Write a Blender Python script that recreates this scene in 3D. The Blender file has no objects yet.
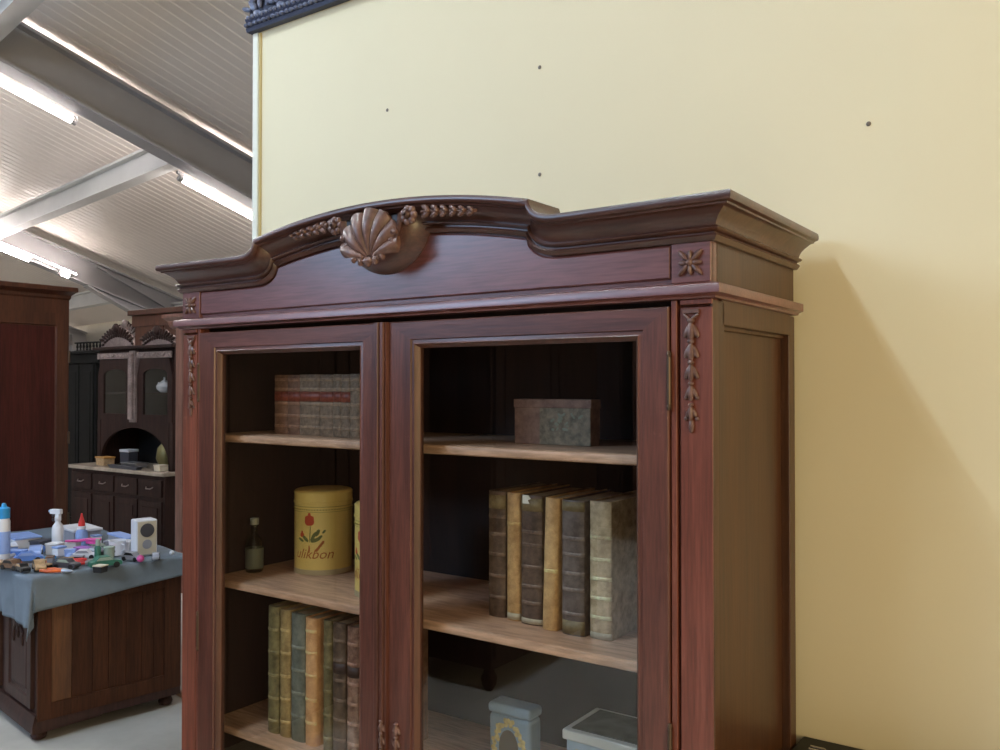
import bpy, bmesh, math, random
from mathutils import Vector, Matrix, Euler
R = math.radians
PI = math.pi
scn = bpy.context.scene
COL = scn.collection

# ------------------------------------------------------------------ camera
cd = bpy.data.cameras.new('camera')
cam = bpy.data.objects.new('camera', cd)
COL.objects.link(cam)
cam.location = (0, 0, 1.65)
PITCH = math.atan(11 / 874)
cam.rotation_euler = (PI / 2 + PITCH, 0, R(35.1))
cd.sensor_width = 36.0
cd.lens = 874 / 1000 * 36.0
cd.clip_start = 0.05
scn.camera = cam

# ------------------------------------------------------------------ light
w = bpy.data.worlds.new('world')
scn.world = w
w.use_nodes = True
bg = w.node_tree.nodes['Background']
bg.inputs[0].default_value = (1.0, 0.84, 0.62, 1)
bg.inputs[1].default_value = 0.62
scn.view_settings.view_transform = 'Standard'
scn.view_settings.look = 'None'
scn.view_settings.exposure = 0.12
scn.view_settings.gamma = 1.0
scn.view_settings.use_curve_mapping = False


def area(name, loc, target, sx, sy, power, color):
    ld = bpy.data.lights.new(name, 'AREA')
    ld.shape = 'RECTANGLE'
    ld.size, ld.size_y = sx, sy
    ld.energy = power
    ld.color = color
    o = bpy.data.objects.new(name, ld)
    COL.objects.link(o)
    o.location = loc
    d = Vector(target) - Vector(loc)
    o.rotation_euler = d.to_track_quat('-Z', 'Z').to_euler()
    return o


# added warm fill light from the right, its source unseen
area('warm_fill_right', (5.5, -1.5, 2.6), (-1.0, 1.8, 1.3), 4.0, 3.0, 225, (1.0, 0.74, 0.36))
# added cool fill behind and left of the camera, for frieze sheen and wall
area('cool_fill_left', (-5.0, -3.2, 3.8), (-2.4, 2.1, 2.4), 3.0, 1.5, 150, (0.46, 0.68, 1.0))
TUBE_STRENGTH = 70.0
ADDED_STRENGTH = 330.0
KEY_STRENGTH = 242.0

# ------------------------------------------------------------------ helpers
WM = {}


def thing(name, label, cat, loc=(0, 0, 0), rotz=0.0, group=None):
    o = bpy.data.objects.new(name, None)
    COL.objects.link(o)
    o.empty_display_size = 0.05
    o.location = loc
    o.rotation_euler = (0, 0, rotz)
    WM[o.name] = Matrix.Translation(loc) @ Matrix.Rotation(rotz, 4, 'Z')
    o['label'] = label
    o['category'] = cat
    if group:
        o['group'] = group
    return o


class M:
    """collects geometry into one bmesh"""

    def __init__(s):
        s.b = bmesh.new()

    def box(s, x0, x1, y0, y1, z0, z1, mat=None):
        vs = [s.b.verts.new(p) for p in ((x0, y0, z0), (x1, y0, z0), (x1, y1, z0), (x0, y1, z0),
                                         (x0, y0, z1), (x1, y0, z1), (x1, y1, z1), (x0, y1, z1))]
        if mat is not None:
            for v in vs:
                v.co = mat @ v.co
        for f in ((0, 3, 2, 1), (4, 5, 6, 7), (0, 1, 5, 4), (1, 2, 6, 5), (2, 3, 7, 6), (3, 0, 4, 7)):
            s.b.faces.new([vs[i] for i in f])
        return s

    def loft(s, rings, closed=True, cap=True):
        rv = [[s.b.verts.new(p) for p in r] for r in rings]
        n = len(rv[0])
        for a, b in zip(rv[:-1], rv[1:]):
            for i in range(n if closed else n - 1):
                j = (i + 1) % n
                try:
                    s.b.faces.new((a[i], a[j], b[j], b[i]))
                except ValueError:
                    pass
        if cap and closed:
            for r, fl in ((rv[0], True), (rv[-1], False)):
                try:
                    s.b.faces.new(list(reversed(r)) if fl else r)
                except ValueError:
                    pass
        return s

    def cyl(s, p0, p1, r0, r1=None, n=16):
        r1 = r0 if r1 is None else r1
        p0, p1 = Vector(p0), Vector(p1)
        q = (p1 - p0).to_track_quat('Z', 'Y').to_matrix()
        rings = []
        for p, r in ((p0, r0), (p1, r1)):
            rings.append([p + q @ Vector((r * math.cos(2 * PI * i / n), r * math.sin(2 * PI * i / n), 0)) for i in range(n)])
        return s.loft(rings)

    def lathe(s, prof, c=(0, 0, 0), n=32, squash=1.0, mat=None):
        rings = []
        for r, z in prof:
            ring = [Vector((c[0] + r * math.cos(2 * PI * i / n), c[1] + squash * r * math.sin(2 * PI * i / n), c[2] + z)) for i in range(n)]
            if mat is not None:
                ring = [mat @ v for v in ring]
            rings.append(ring)
        return s.loft(rings)

    def tube(s, pts, r, n=10):
        pts = [Vector(p) for p in pts]
        rings = []
        for i, p in enumerate(pts):
            d = (pts[min(i + 1, len(pts) - 1)] - pts[max(i - 1, 0)]).normalized()
            q = d.to_track_quat('Z', 'Y').to_matrix()
            rr = r[i] if isinstance(r, (list, tuple)) else r
            rings.append([p + q @ Vector((rr * math.cos(2 * PI * k / n), rr * math.sin(2 * PI * k / n), 0)) for k in range(n)])
        return s.loft(rings)

    def ell(s, c, sz, rot=None, nu=12, nv=8):
        m = Matrix.Translation(c)
        if rot is not None:
            m = m @ rot.to_4x4()
        rings = []
        for j in range(1, nv):
            a = PI * j / nv
            rings.append([m @ Vector((sz[0] * math.sin(a) * math.cos(2 * PI * i / nu), sz[1] * math.sin(a) * math.sin(2 * PI * i / nu), -sz[2] * math.cos(a))) for i in range(nu)])
        s.loft(rings)
        return s

    def prism(s, poly, y0, y1):
        """poly in x,z ; extruded in y"""
        return s.loft([[(x, y0, z) for x, z in poly], [(x, y1, z) for x, z in poly]])

    def prismz(s, poly, z0, z1, inset=None):
        return s.loft([[(x, y, z0) for x, y in poly], [(x, y, z1) for x, y in poly]])

    def done(s, name, mat, parent=None, world=False, bevel=0.0, smooth=35, solid=0.0, sub=0, kind=None, seg=2):
        b = s.b
        bmesh.ops.recalc_face_normals(b, faces=b.faces)
        if world and parent is not None:
            b.transform(WM[parent.name].inverted())
        me = bpy.data.meshes.new(name)
        b.to_mesh(me)
        b.free()
        if smooth:
            me.polygons.foreach_set('use_smooth', [True] * len(me.polygons))
            me.set_sharp_from_angle(angle=R(smooth))
        me.materials.append(mat)
        o = bpy.data.objects.new(name, me)
        COL.objects.link(o)
        if parent is not None:
            o.parent = parent
            WM[o.name] = WM[parent.name]
        else:
            WM[o.name] = Matrix.Identity(4)
        if solid:
            md = o.modifiers.new('solid', 'SOLIDIFY')
            md.thickness = solid
        if bevel:
            md = o.modifiers.new('bevel', 'BEVEL')
            md.width = bevel
            md.segments = seg
            md.limit_method = 'ANGLE'
            md.angle_limit = R(40)
            md.harden_normals = True
        if sub:
            md = o.modifiers.new('sub', 'SUBSURF')
            md.levels = md.render_levels = sub
        if kind:
            o['kind'] = kind
        return o


def tag(o, label, cat, group=None):
    o['label'] = label
    o['category'] = cat
    if group:
        o['group'] = group
    return o


def dup(root, loc=None, rotz=None, label=None):
    r = root.copy()
    COL.objects.link(r)
    if loc is not None:
        r.location = loc
    if rotz is not None:
        r.rotation_euler = (0, 0, rotz)
    if label:
        r['label'] = label
    for ch in list(root.children):
        c = ch.copy()
        COL.objects.link(c)
        c.parent = r
        for g in list(ch.children):
            d = g.copy()
            COL.objects.link(d)
            d.parent = c
    return r


# ------------------------------------------------------------------ materials
def base_mat(name):
    m = bpy.data.materials.new(name)
    m.use_nodes = True
    nt = m.node_tree
    return m, nt, nt.nodes['Principled BSDF']


def plain(name, c, rough=0.5, metal=0.0, var=0.12, scale=18.0, emit=None, coat=0.0, bump=0.0, spec=0.5):
    m, nt, p = base_mat(name)
    p.inputs['Roughness'].default_value = rough
    p.inputs['Metallic'].default_value = metal
    p.inputs['Coat Weight'].default_value = coat
    p.inputs['Specular IOR Level'].default_value = spec
    tc = nt.nodes.new('ShaderNodeTexCoord')
    n = nt.nodes.new('ShaderNodeTexNoise')
    n.inputs['Scale'].default_value = scale
    n.inputs['Detail'].default_value = 5
    nt.links.new(tc.outputs['Object'], n.inputs['Vector'])
    r = nt.nodes.new('ShaderNodeValToRGB')
    r.color_ramp.elements[0].position = 0.3
    r.color_ramp.elements[1].position = 0.7
    r.color_ramp.elements[0].color = tuple(x * (1 - var) for x in c) + (1,)
    r.color_ramp.elements[1].color = tuple(min(1, x * (1 + var)) for x in c) + (1,)
    nt.links.new(n.outputs['Fac'], r.inputs['Fac'])
    nt.links.new(r.outputs['Color'], p.inputs['Base Color'])
    if bump:
        b = nt.nodes.new('ShaderNodeBump')
        b.inputs['Strength'].default_value = bump
        b.inputs['Distance'].default_value = 0.005
        nt.links.new(n.outputs['Fac'], b.inputs['Height'])
        nt.links.new(b.outputs['Normal'], p.inputs['Normal'])
    if emit:
        p.inputs['Emission Color'].default_value = tuple(c) + (1,)
        p.inputs['Emission Strength'].default_value = emit
    return m


def wood(name, dark, light, rough=0.4, stretch=(26, 26, 1.6), coat=0.12, worn=None, wornamt=0.62, bump=0.12, rings=0.5, spec=0.5):
    m, nt, p = base_mat(name)
    L = nt.links.new
    tc = nt.nodes.new('ShaderNodeTexCoord')
    mp = nt.nodes.new('ShaderNodeMapping')
    mp.inputs['Scale'].default_value = stretch
    L(tc.outputs['Object'], mp.inputs['Vector'])
    n = nt.nodes.new('ShaderNodeTexNoise')
    n.inputs['Scale'].default_value = 1.0
    n.inputs['Detail'].default_value = 7
    n.inputs['Roughness'].default_value = 0.62
    n.inputs['Distortion'].default_value = rings
    L(mp.outputs['Vector'], n.inputs['Vector'])
    mp2 = nt.nodes.new('ShaderNodeMapping')
    mp2.inputs['Scale'].default_value = tuple(x * 7 for x in stretch)
    L(tc.outputs['Object'], mp2.inputs['Vector'])
    n2 = nt.nodes.new('ShaderNodeTexNoise')
    n2.inputs['Detail'].default_value = 3
    n2.inputs['Scale'].default_value = 1.0
    L(mp2.outputs['Vector'], n2.inputs['Vector'])
    r = nt.nodes.new('ShaderNodeValToRGB')
    r.color_ramp.elements[0].position = 0.3
    r.color_ramp.elements[1].position = 0.72
    r.color_ramp.elements[0].color = tuple(dark) + (1,)
    r.color_ramp.elements[1].color = tuple(light) + (1,)
    L(n.outputs['Fac'], r.inputs['Fac'])
    mx = nt.nodes.new('ShaderNodeMixRGB')
    mx.blend_type = 'MULTIPLY'
    mx.inputs['Fac'].default_value = 0.45
    L(r.outputs['Color'], mx.inputs['Color1'])
    r2 = nt.nodes.new('ShaderNodeValToRGB')
    r2.color_ramp.elements[0].position = 0.35
    r2.color_ramp.elements[1].position = 0.6
    r2.color_ramp.elements[0].color = (0.35, 0.33, 0.32, 1)
    r2.color_ramp.elements[1].color = (1, 1, 1, 1)
    L(n2.outputs['Fac'], r2.inputs['Fac'])
    L(r2.outputs['Color'], mx.inputs['Color2'])
    out = mx.outputs['Color']
    if worn:
        n3 = nt.nodes.new('ShaderNodeTexNoise')
        n3.inputs['Scale'].default_value = 5.0
        n3.inputs['Detail'].default_value = 8
        n3.inputs['Roughness'].default_value = 0.7
        L(tc.outputs['Object'], n3.inputs['Vector'])
        r3 = nt.nodes.new('ShaderNodeValToRGB')
        r3.color_ramp.elements[0].position = wornamt
        r3.color_ramp.elements[1].position = wornamt + 0.13
        L(n3.outputs['Fac'], r3.inputs['Fac'])
        m3 = nt.nodes.new('ShaderNodeMixRGB')
        L(r3.outputs['Color'], m3.inputs['Fac'])
        L(out, m3.inputs['Color1'])
        m3.inputs['Color2'].default_value = tuple(worn) + (1,)
        out = m3.outputs['Color']
    L(out, p.inputs['Base Color'])
    p.inputs['Roughness'].default_value = rough
    p.inputs['Coat Weight'].default_value = coat
    p.inputs['Coat Roughness'].default_value = 0.25
    p.inputs['Specular IOR Level'].default_value = spec
    if bump:
        b = nt.nodes.new('ShaderNodeBump')
        b.inputs['Strength'].default_value = bump
        b.inputs['Distance'].default_value = 0.002
        L(n2.outputs['Fac'], b.inputs['Height'])
        L(b.outputs['Normal'], p.inputs['Normal'])
    return m


def glass_mat(name, refl, tint=(1, 1, 1)):
    m = bpy.data.materials.new(name)
    m.use_nodes = True
    nt = m.node_tree
    nt.nodes.clear()
    out = nt.nodes.new('ShaderNodeOutputMaterial')
    t = nt.nodes.new('ShaderNodeBsdfTransparent')
    t.inputs[0].default_value = tuple(tint) + (1,)
    g = nt.nodes.new('ShaderNodeBsdfGlossy')
    g.inputs['Roughness'].default_value = 0.0
    lw = nt.nodes.new('ShaderNodeLayerWeight')
    lw.inputs['Blend'].default_value = 0.5
    pw = nt.nodes.new('ShaderNodeMath')
    pw.operation = 'POWER'
    pw.inputs[1].default_value = 3.0
    nt.links.new(lw.outputs['Facing'], pw.inputs[0])
    fr = nt.nodes.new('ShaderNodeMath')
    fr.operation = 'MULTIPLY_ADD'
    fr.inputs[1].default_value = 0.8
    fr.inputs[2].default_value = refl
    nt.links.new(pw.outputs[0], fr.inputs[0])
    mx = nt.nodes.new('ShaderNodeMixShader')
    nt.links.new(fr.outputs[0], mx.inputs[0])
    nt.links.new(t.outputs[0], mx.inputs[1])
    nt.links.new(g.outputs[0], mx.inputs[2])
    nt.links.new(mx.outputs[0], out.inputs[0])
    return m


def leather(name, c1, c2, rough=0.5, scale=30.0, c3=None):
    m, nt, p = base_mat(name)
    L = nt.links.new
    tc = nt.nodes.new('ShaderNodeTexCoord')
    n = nt.nodes.new('ShaderNodeTexNoise')
    n.inputs['Scale'].default_value = scale
    n.inputs['Detail'].default_value = 8
    n.inputs['Roughness'].default_value = 0.7
    L(tc.outputs['Object'], n.inputs['Vector'])
    r = nt.nodes.new('ShaderNodeValToRGB')
    r.color_ramp.elements[0].position = 0.36
    r.color_ramp.elements[1].position = 0.62
    r.color_ramp.elements[0].color = tuple(c1) + (1,)
    r.color_ramp.elements[1].color = tuple(c2) + (1,)
    if c3:
        e = r.color_ramp.elements.new(0.72)
        e.color = tuple(c3) + (1,)
    L(n.outputs['Fac'], r.inputs['Fac'])
    L(r.outputs['Color'], p.inputs['Base Color'])
    p.inputs['Roughness'].default_value = rough
    b = nt.nodes.new('ShaderNodeBump')
    b.inputs['Strength'].default_value = 0.25
    b.inputs['Distance'].default_value = 0.001
    L(n.outputs['Fac'], b.inputs['Height'])
    L(b.outputs['Normal'], p.inputs['Normal'])
    return m


OAKV = wood('cherry_brown_upright', (0.060, 0.020, 0.015), (0.165, 0.058, 0.040), 0.36, (30, 30, 2.0), worn=(0.26, 0.12, 0.085), wornamt=0.64)
OAKH = wood('cherry_brown_level', (0.062, 0.022, 0.018), (0.160, 0.060, 0.046), 0.36, (2.0, 30, 30), worn=(0.25, 0.12, 0.09), wornamt=0.66)
POST = wood('red_brown_post', (0.11, 0.030, 0.019), (0.27, 0.085, 0.055), 0.36, (30, 30, 1.6), worn=(0.32, 0.15, 0.10), wornamt=0.62)
CORN = wood('dark_cornice_brown', (0.045, 0.018, 0.013), (0.115, 0.046, 0.032), 0.34, (2.0, 24, 24), coat=0.45)
FRIEZE = wood('frieze_brown', (0.125, 0.045, 0.045), (0.21, 0.085, 0.082), 0.34, (1.6, 26, 26), bump=0.03, coat=0.5)
CARVE = wood('carving_brown', (0.085, 0.042, 0.034), (0.21, 0.115, 0.095), 0.36, (12, 12, 12), bump=0.05)
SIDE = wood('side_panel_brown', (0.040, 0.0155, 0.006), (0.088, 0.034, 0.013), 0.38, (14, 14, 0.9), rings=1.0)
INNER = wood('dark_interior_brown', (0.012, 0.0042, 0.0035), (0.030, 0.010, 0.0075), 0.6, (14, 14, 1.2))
INNER2 = wood('shaded_bead_brown', (0.045, 0.014, 0.008), (0.11, 0.036, 0.018), 0.5, (20, 20, 2))
SHELF = wood('worn_pale_shelf', (0.56, 0.33, 0.21), (0.90, 0.58, 0.42), 0.42, (2.0, 16, 16))
GLASS = glass_mat('old_window_glass', 0.06, (0.97, 0.98, 0.97))
BRASS = plain('dull_hinge_metal', (0.12, 0.085, 0.06), 0.4, 0.8)

# ------------------------------------------------------------------ setting
# hall frame: s runs down the roof slope, u across the bays
B10 = R(10)
Z0, SLOPE = 4.7, 0.35


def hall(s, u, z):
    return Vector((s * math.sin(B10) - u * math.cos(B10), s * math.cos(B10) + u * math.sin(B10), z))


def roofz(s):
    return Z0 - SLOPE * s


def floor_mat():
    m, nt, p = base_mat('pale_concrete')
    L = nt.links.new
    tc = nt.nodes.new('ShaderNodeTexCoord')
    n = nt.nodes.new('ShaderNodeTexNoise')
    n.inputs['Scale'].default_value = 2.2
    n.inputs['Detail'].default_value = 9
    n.inputs['Roughness'].default_value = 0.65
    L(tc.outputs['Object'], n.inputs['Vector'])
    r = nt.nodes.new('ShaderNodeValToRGB')
    r.color_ramp.elements[0].position = 0.35
    r.color_ramp.elements[1].position = 0.65
    r.color_ramp.elements[0].color = (0.46, 0.44, 0.40, 1)
    r.color_ramp.elements[1].color = (0.60, 0.575, 0.53, 1)
    L(n.outputs['Fac'], r.inputs['Fac'])
    L(r.outputs['Color'], p.inputs['Base Color'])
    p.inputs['Roughness'].default_value = 0.5
    return m


m = M().box(-26, 9, -14, 14, -0.1, 0)
m.done('floor', floor_mat(), kind='structure')

WALLM = plain('pale_yellow_paint', (0.74, 0.68, 0.48), 0.55, var=0.02, scale=1.2, bump=0.0)
m = M().box(-2.535, 4.2, 2.085, 2.205, 0, 2.936)
wall = m.done('wall_back', WALLM, kind='structure')
TRIMW = plain('white_edge_strip', (0.74, 0.76, 0.68), 0.5, var=0.03)
m = M().box(-2.565, -2.535, 2.078, 2.21, 0, 2.936)
m.done('trim_1', TRIMW, bevel=0.004, kind='structure')
TRIMT = plain('tan_edge_bead', (0.46, 0.38, 0.17), 0.5, var=0.05)
m = M().cyl((-2.527, 2.084, 0.0), (-2.527, 2.084, 2.93), 0.007, n=10)
m.done('trim_2', TRIMT, kind='structure')

# ribbed metal roof
ROOF = plain('cream_roof_sheet', (0.80, 0.73, 0.66), 0.48, 0.0, var=0.05, scale=0.8)
m = M()
for (s0, z0, s1, z1) in ((-5.0, roofz(-5.0) + 0.50, 6.6, roofz(6.6) + 0.50), (-16.0, roofz(-5.0) + 0.50 - 11 * SLOPE, -5.0, roofz(-5.0) + 0.50)):
    u = -7.0
    row = []
    while u < 23.5:
        row += [(u, 0), (u + 0.09, 0), (u + 0.10, 0.006), (u + 0.125, 0.006)]
        u += 0.135
    ra = [hall(s0, a, z0 + h) for a, h in row]
    rb = [hall(s1, a, z1 + h) for a, h in row]
    m.loft([ra, rb], closed=False, cap=False)
m.done('ceiling', ROOF, smooth=0, kind='structure')

HALLW = plain('grey_beige_cladding', (0.55, 0.53, 0.48), 0.6, var=0.05, scale=2)
m = M()
c = [hall(6.7, -7, 0), hall(6.7, 24, 0), hall(6.9, 24, 0), hall(6.9, -7, 0)]
m.prismz([(p.x, p.y) for p in c], 0, 3.1)
m.done('wall_front', HALLW, kind='structure')
c = [hall(-13, 23.5, 0), hall(6.7, 23.5, 0), hall(6.7, 23.7, 0), hall(-13, 23.7, 0)]
m = M().prismz([(p.x, p.y) for p in c], 0, 6.6)
m.done('wall_left', HALLW, kind='structure')
DARKW = plain('dim_brown_cladding', (0.10, 0.08, 0.065), 0.7, var=0.1, scale=2)
c = [hall(-13.2, -7, 0), hall(-13.2, 24, 0), hall(-13, 24, 0), hall(-13, -7, 0)]
m = M().prismz([(p.x, p.y) for p in c], 0, 5.0)
m.done('wall_rear', DARKW, kind='structure')

BEAM = plain('grey_steel_paint', (0.36, 0.35, 0.355), 0.45, var=0.06, scale=3)
BEAML = plain('pale_grey_steel_paint', (0.60, 0.60, 0.58), 0.45, var=0.05, scale=3)


def ibeam(m, p0, p1, up, half, h, tf=0.025, tw=0.012):
    """I section: p0,p1 mark the bottom centre line"""
    p0, p1 = Vector(p0), Vector(p1)
    d = (p1 - p0).normalized()
    side = d.cross(Vector((0, 0, 1))).normalized()
    upv = side.cross(d).normalized()
    prof = [(-half, 0), (half, 0), (half, tf), (tw, tf), (tw, h - tf), (half, h - tf), (half, h), (-half, h), (-half, h - tf), (-tw, h - tf), (-tw, tf), (-half, tf)]
    m.loft([[p + side * a + upv * b for a, b in prof] for p in (p0, p1)])


RAFT = (1.45, 7.2, 13.0, 18.8)
for u in RAFT:
    m = M()
    ibeam(m, hall(-5.0, u, roofz(-5.0)), hall(6.55, u, roofz(6.55)), None, 0.10, 0.36)
    # haunch and column at the eaves
    p0, p1 = hall(4.6, u, roofz(4.6) - 0.02), hall(6.55, u, roofz(6.55) - 0.35)
    ibeam(m, p0, p1, None, 0.095, 0.34)
    cc = hall(6.5, u, 0)
    m.box(-0.1, 0.1, -0.14, 0.14, 0, 2.7, Matrix.Translation(cc) @ Matrix.Rotation(-B10, 4, 'Z'))
    m.done('ceiling_beam', BEAM, kind='structure')
for (u0, u1, s) in ((1.5, 7.15, 1.79), (7.25, 12.95, 3.35), (13.05, 18.75, 5.2), (1.5, 7.15, -2.0), (7.25, 12.95, -1.0), (7.25, 12.95, 5.9)):
    m = M()
    ibeam(m, hall(s, u0, roofz(s) + 0.04), hall(s, u1, roofz(s) + 0.04), None, 0.07, 0.24)
    m.done('cross_beam', BEAML, kind='structure')

# ------------------------------------------------------------------ fluorescent lights under the beams
HOUS = plain('grey_lamp_housing', (0.20, 0.19, 0.19), 0.4, var=0.02)


def emis(name, col, st):
    m = bpy.data.materials.new(name)
    m.use_nodes = True
    nt = m.node_tree
    p = nt.nodes['Principled BSDF']
    p.inputs['Base Color'].default_value = (0.8, 0.8, 0.8, 1)
    p.inputs['Emission Color'].default_value = tuple(col) + (1,)
    p.inputs['Emission Strength'].default_value = st
    return m


TUBE = emis('lit_tube', (1.0, 0.90, 0.86), TUBE_STRENGTH)
ADDED = emis('lit_added_tube', (0.90, 0.94, 1.0), ADDED_STRENGTH)
KEY = emis('lit_cool_tube', (0.76, 0.90, 1.0), KEY_STRENGTH)


def lamp(u, s0, s1, label, mat, du=0.28, ext=0.12):
    a0 = hall(s0, u + du, roofz(s0) + 0.0)
    a1 = hall(s1, u + du, roofz(s1) + 0.0)
    t = thing('fluorescent_light', label, 'ceiling light', tuple(a0), 0, 'fluorescent lights under the roof beams')
    d = (a1 - a0).normalized()
    side = Vector((-math.cos(B10), math.sin(B10), 0))
    m = M()
    up = Vector((0, 0, 1))
    pr = [(-0.012, 0.03), (0.02, 0.03), (0.025, 0.055), (-0.015, 0.055)]
    m.loft([[p + side * a + up * b for a, b in pr] for p in (a0 - d * 0.03, a1 + d * 0.03)])
    for q in (0.2, 0.8):
        p = a0.lerp(a1, q)
        m.cyl(p + up * 0.05, p + up * 0.05 - side * 0.19, 0.005, n=6)
    m.done('housing', HOUS, t, world=True)
    m = M().cyl(a0, a1, 0.026, n=14)
    m.done('tube', mat, t, world=True)
    m = M().cyl(a0 - side * 0.19 + up * 0.03, a1 - side * 0.19 + up * 0.03 + d * ext, 0.008, n=10)
    m.done('flange_gleam', mat, t, world=True)  # glowing strip drawn for the tube's reflection along the beam flange
    for p in (a0, a1):
        m = M().cyl(p - d * 0.02, p + d * 0.02, 0.03, n=12)
        m.done('end_cap', HOUS, t, world=True)
    return t


lamp(7.2, 0.9, 2.55, 'fluorescent tube light under the nearer beam, at its upper left end', TUBE)
lamp(7.2, 3.45, 5.0, 'fluorescent tube light under the nearer beam, running behind the yellow wall', TUBE)
lamp(13.0, 2.35, 3.85, 'fluorescent tube light under the farther beam, above the dark wardrobe', TUBE, -0.1, 0.5)
lamp(13.0, 4.22, 4.36, 'very short lit lamp at lower end of farther beam', TUBE, -0.1, 0.02)
lamp(18.8, 2.2, 3.7, 'added tube light on the farthest beam, hidden behind the wardrobe', TUBE)  # both tubes on this beam are added to brighten the far bay
lamp(18.8, 4.2, 5.7, 'added tube light at the lower end of the farthest beam', TUBE)
lamp(7.2, -2.0, -0.4, 'added unseen tube light on nearer beam, above and behind the viewer', ADDED)  # this and the next: stronger tubes added out of view to light the roof
lamp(13.0, -2.0, -0.4, 'added tube light on farther beam outside the view', ADDED)
lamp(RAFT[0], -4.6, -3.1, 'added unseen cool tube light high behind the viewer', KEY, 0.65)  # added to throw frontal light onto the shelf contents
lamp(RAFT[0], -1.35, 0.15, 'cool fluorescent tube light above the front of the bookcase', KEY, 0.65)

# ------------------------------------------------------------------ carved cornice on top of the yellow wall
BLUEC = wood('blue_grey_stained_carving', (0.09, 0.11, 0.19), (0.20, 0.24, 0.37), 0.35, (14, 14, 14))
BLUED = plain('dark_blue_grey_ground', (0.035, 0.042, 0.08), 0.45)
t = thing('carved_cornice', 'dark blue-grey carved cornice piece standing on top of the yellow wall', 'cornice', (-1.9, 2.10, 2.936))
m = M()
prof = [(0.06, 0.0), (-0.025, 0.0), (-0.03, 0.012), (-0.02, 0.02), (-0.028, 0.032), (-0.034, 0.045), (-0.02, 0.055), (-0.012, 0.065), (-0.012, 0.30), (-0.04, 0.32), (-0.06, 0.35), (0.06, 0.35)]
m.loft([[(x, 2.085 + a, 2.936 + b) for a, b in prof] for x in (-2.575, -1.2)])
m.done('cornice_board', BLUED, t, world=True)
m = M()
random.seed(3)
x = -2.555
while x < -1.25:
    # acanthus scroll unit
    for k in range(9):
        a = k * 0.62
        rr = 0.006 + 0.0075 * k
        m.ell((x + 0.055 + rr * math.cos(a), 2.064, 3.055 + rr * 1.1 * math.sin(a)), (0.014, 0.010, 0.020), Euler((0, -a, 0)).to_matrix(), 8, 6)
    for q in range(5):
        a = -1.2 + q * 0.55
        m.ell((x + 0.055 + 0.085 * math.sin(a), 2.064, 3.015 + 0.02 * math.cos(a)), (0.009, 0.009, 0.026), Euler((0, a, 0)).to_matrix(), 8, 6)
        m.ell((x + 0.055 + 0.075 * math.sin(a), 2.064, 3.14 + 0.02 * math.cos(a)), (0.009, 0.009, 0.024), Euler((0, -a, 0)).to_matrix(), 8, 6)
    x += 0.125
m.done('scroll_carving', BLUEC, t, world=True)
m = M()
x = -2.57
while x < -1.215:
    m.ell((x, 2.056, 2.958), (0.010, 0.012, 0.008), None, 8, 6)
    m.ell((x + 0.012, 2.054, 2.982), (0.009, 0.010, 0.009), None, 8, 6)
    x += 0.024
m.done('beaded_edge', BLUEC, t, world=True)

# screws in the wall
SCREW = plain('dull_screw', (0.18, 0.15, 0.12), 0.4, 0.6)
for (x, z, lab) in ((-1.327, 2.554, 'small screw head high on yellow wall, above the bookcase arch'),
                    (-0.449, 2.241, 'small screw head in yellow wall, right of the bookcase cornice'),
                    (-1.908, 2.538, 'small screw head in yellow wall, above the left shoulder of the bookcase'),
                    (-1.327, 2.249, 'small screw head in yellow wall, just above the bookcase top')):
    m = M().lathe([(0.0045, 0), (0.0055, 0.0015), (0.004, 0.003), (0.001, 0.0035)], n=14, mat=Matrix.Translation((x, 2.085, z)) @ Matrix.Rotation(PI / 2, 4, 'X'))
    tag(m.done('screw', SCREW), lab, 'screw', 'screws in the yellow wall')

# ------------------------------------------------------------------ black low cabinet beside the bookcase
BLK = plain('black_lacquer', (0.008, 0.009, 0.010), 0.5, spec=0.3)
t = thing('black_side_cabinet', 'low black cabinet against the yellow wall beside the bookcase', 'cabinet', (-0.2, 1.95, 0))
m = M().box(-0.600, 0.20, 1.90, 2.083, 0.80, 0.836)
m.done('top', BLK, t, world=True, bevel=0.006)
m = M().box(-0.585, 0.185, 1.94, 2.07, 0.05, 0.80)
m.done('body', BLK, t, world=True, bevel=0.003)
m = M().box(-0.56, 0.175, 1.95, 2.06, 0.0, 0.05)
m.done('plinth', BLK, t, world=True)
for xx in (-0.38, -0.01):
    m = M().box(xx - 0.17, xx + 0.17, 1.925, 1.942, 0.08, 0.77)
    dr = m.done('door', BLK, t, world=True, bevel=0.004)
    m = M().lathe([(0.006, 0), (0.006, 0.012), (0.013, 0.018), (0.012, 0.026), (0.003, 0.029)], n=14,
                  mat=Matrix.Translation((xx + (0.14 if xx < -0.2 else -0.14), 1.926, 0.45)) @ Matrix.Rotation(PI / 2, 4, 'X'))
    m.done('knob', BRASS, dr, world=True)
CHROME = plain('bright_metal', (0.7, 0.7, 0.7), 0.2, 1.0)
t = thing('metal_clip', 'tiny bright metal clip lying on the black cabinet top', 'clip', (-0.545, 2.0, 0.836))
m = M().tube([(-0.565, 2.02, 0.839), (-0.535, 2.02, 0.839), (-0.528, 2.012, 0.839), (-0.535, 2.004, 0.839), (-0.565, 2.004, 0.839)], 0.003, 8)
m.done('wire', CHROME, t, world=True)

# ================================================================== BOOKCASE
XL, XR, YF, YB = -2.202, -0.604, 1.54, 2.045
XC = (XL + XR) / 2
bc = thing('bookcase', 'tall dark wooden bookcase with two glazed doors and arched carved cornice', 'bookcase', (XC, 1.79, 0))


def P(mm, name, mat, **k):
    par = k.pop('parent', bc)
    return mm.done(name, mat, par, world=True, **k)


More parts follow.
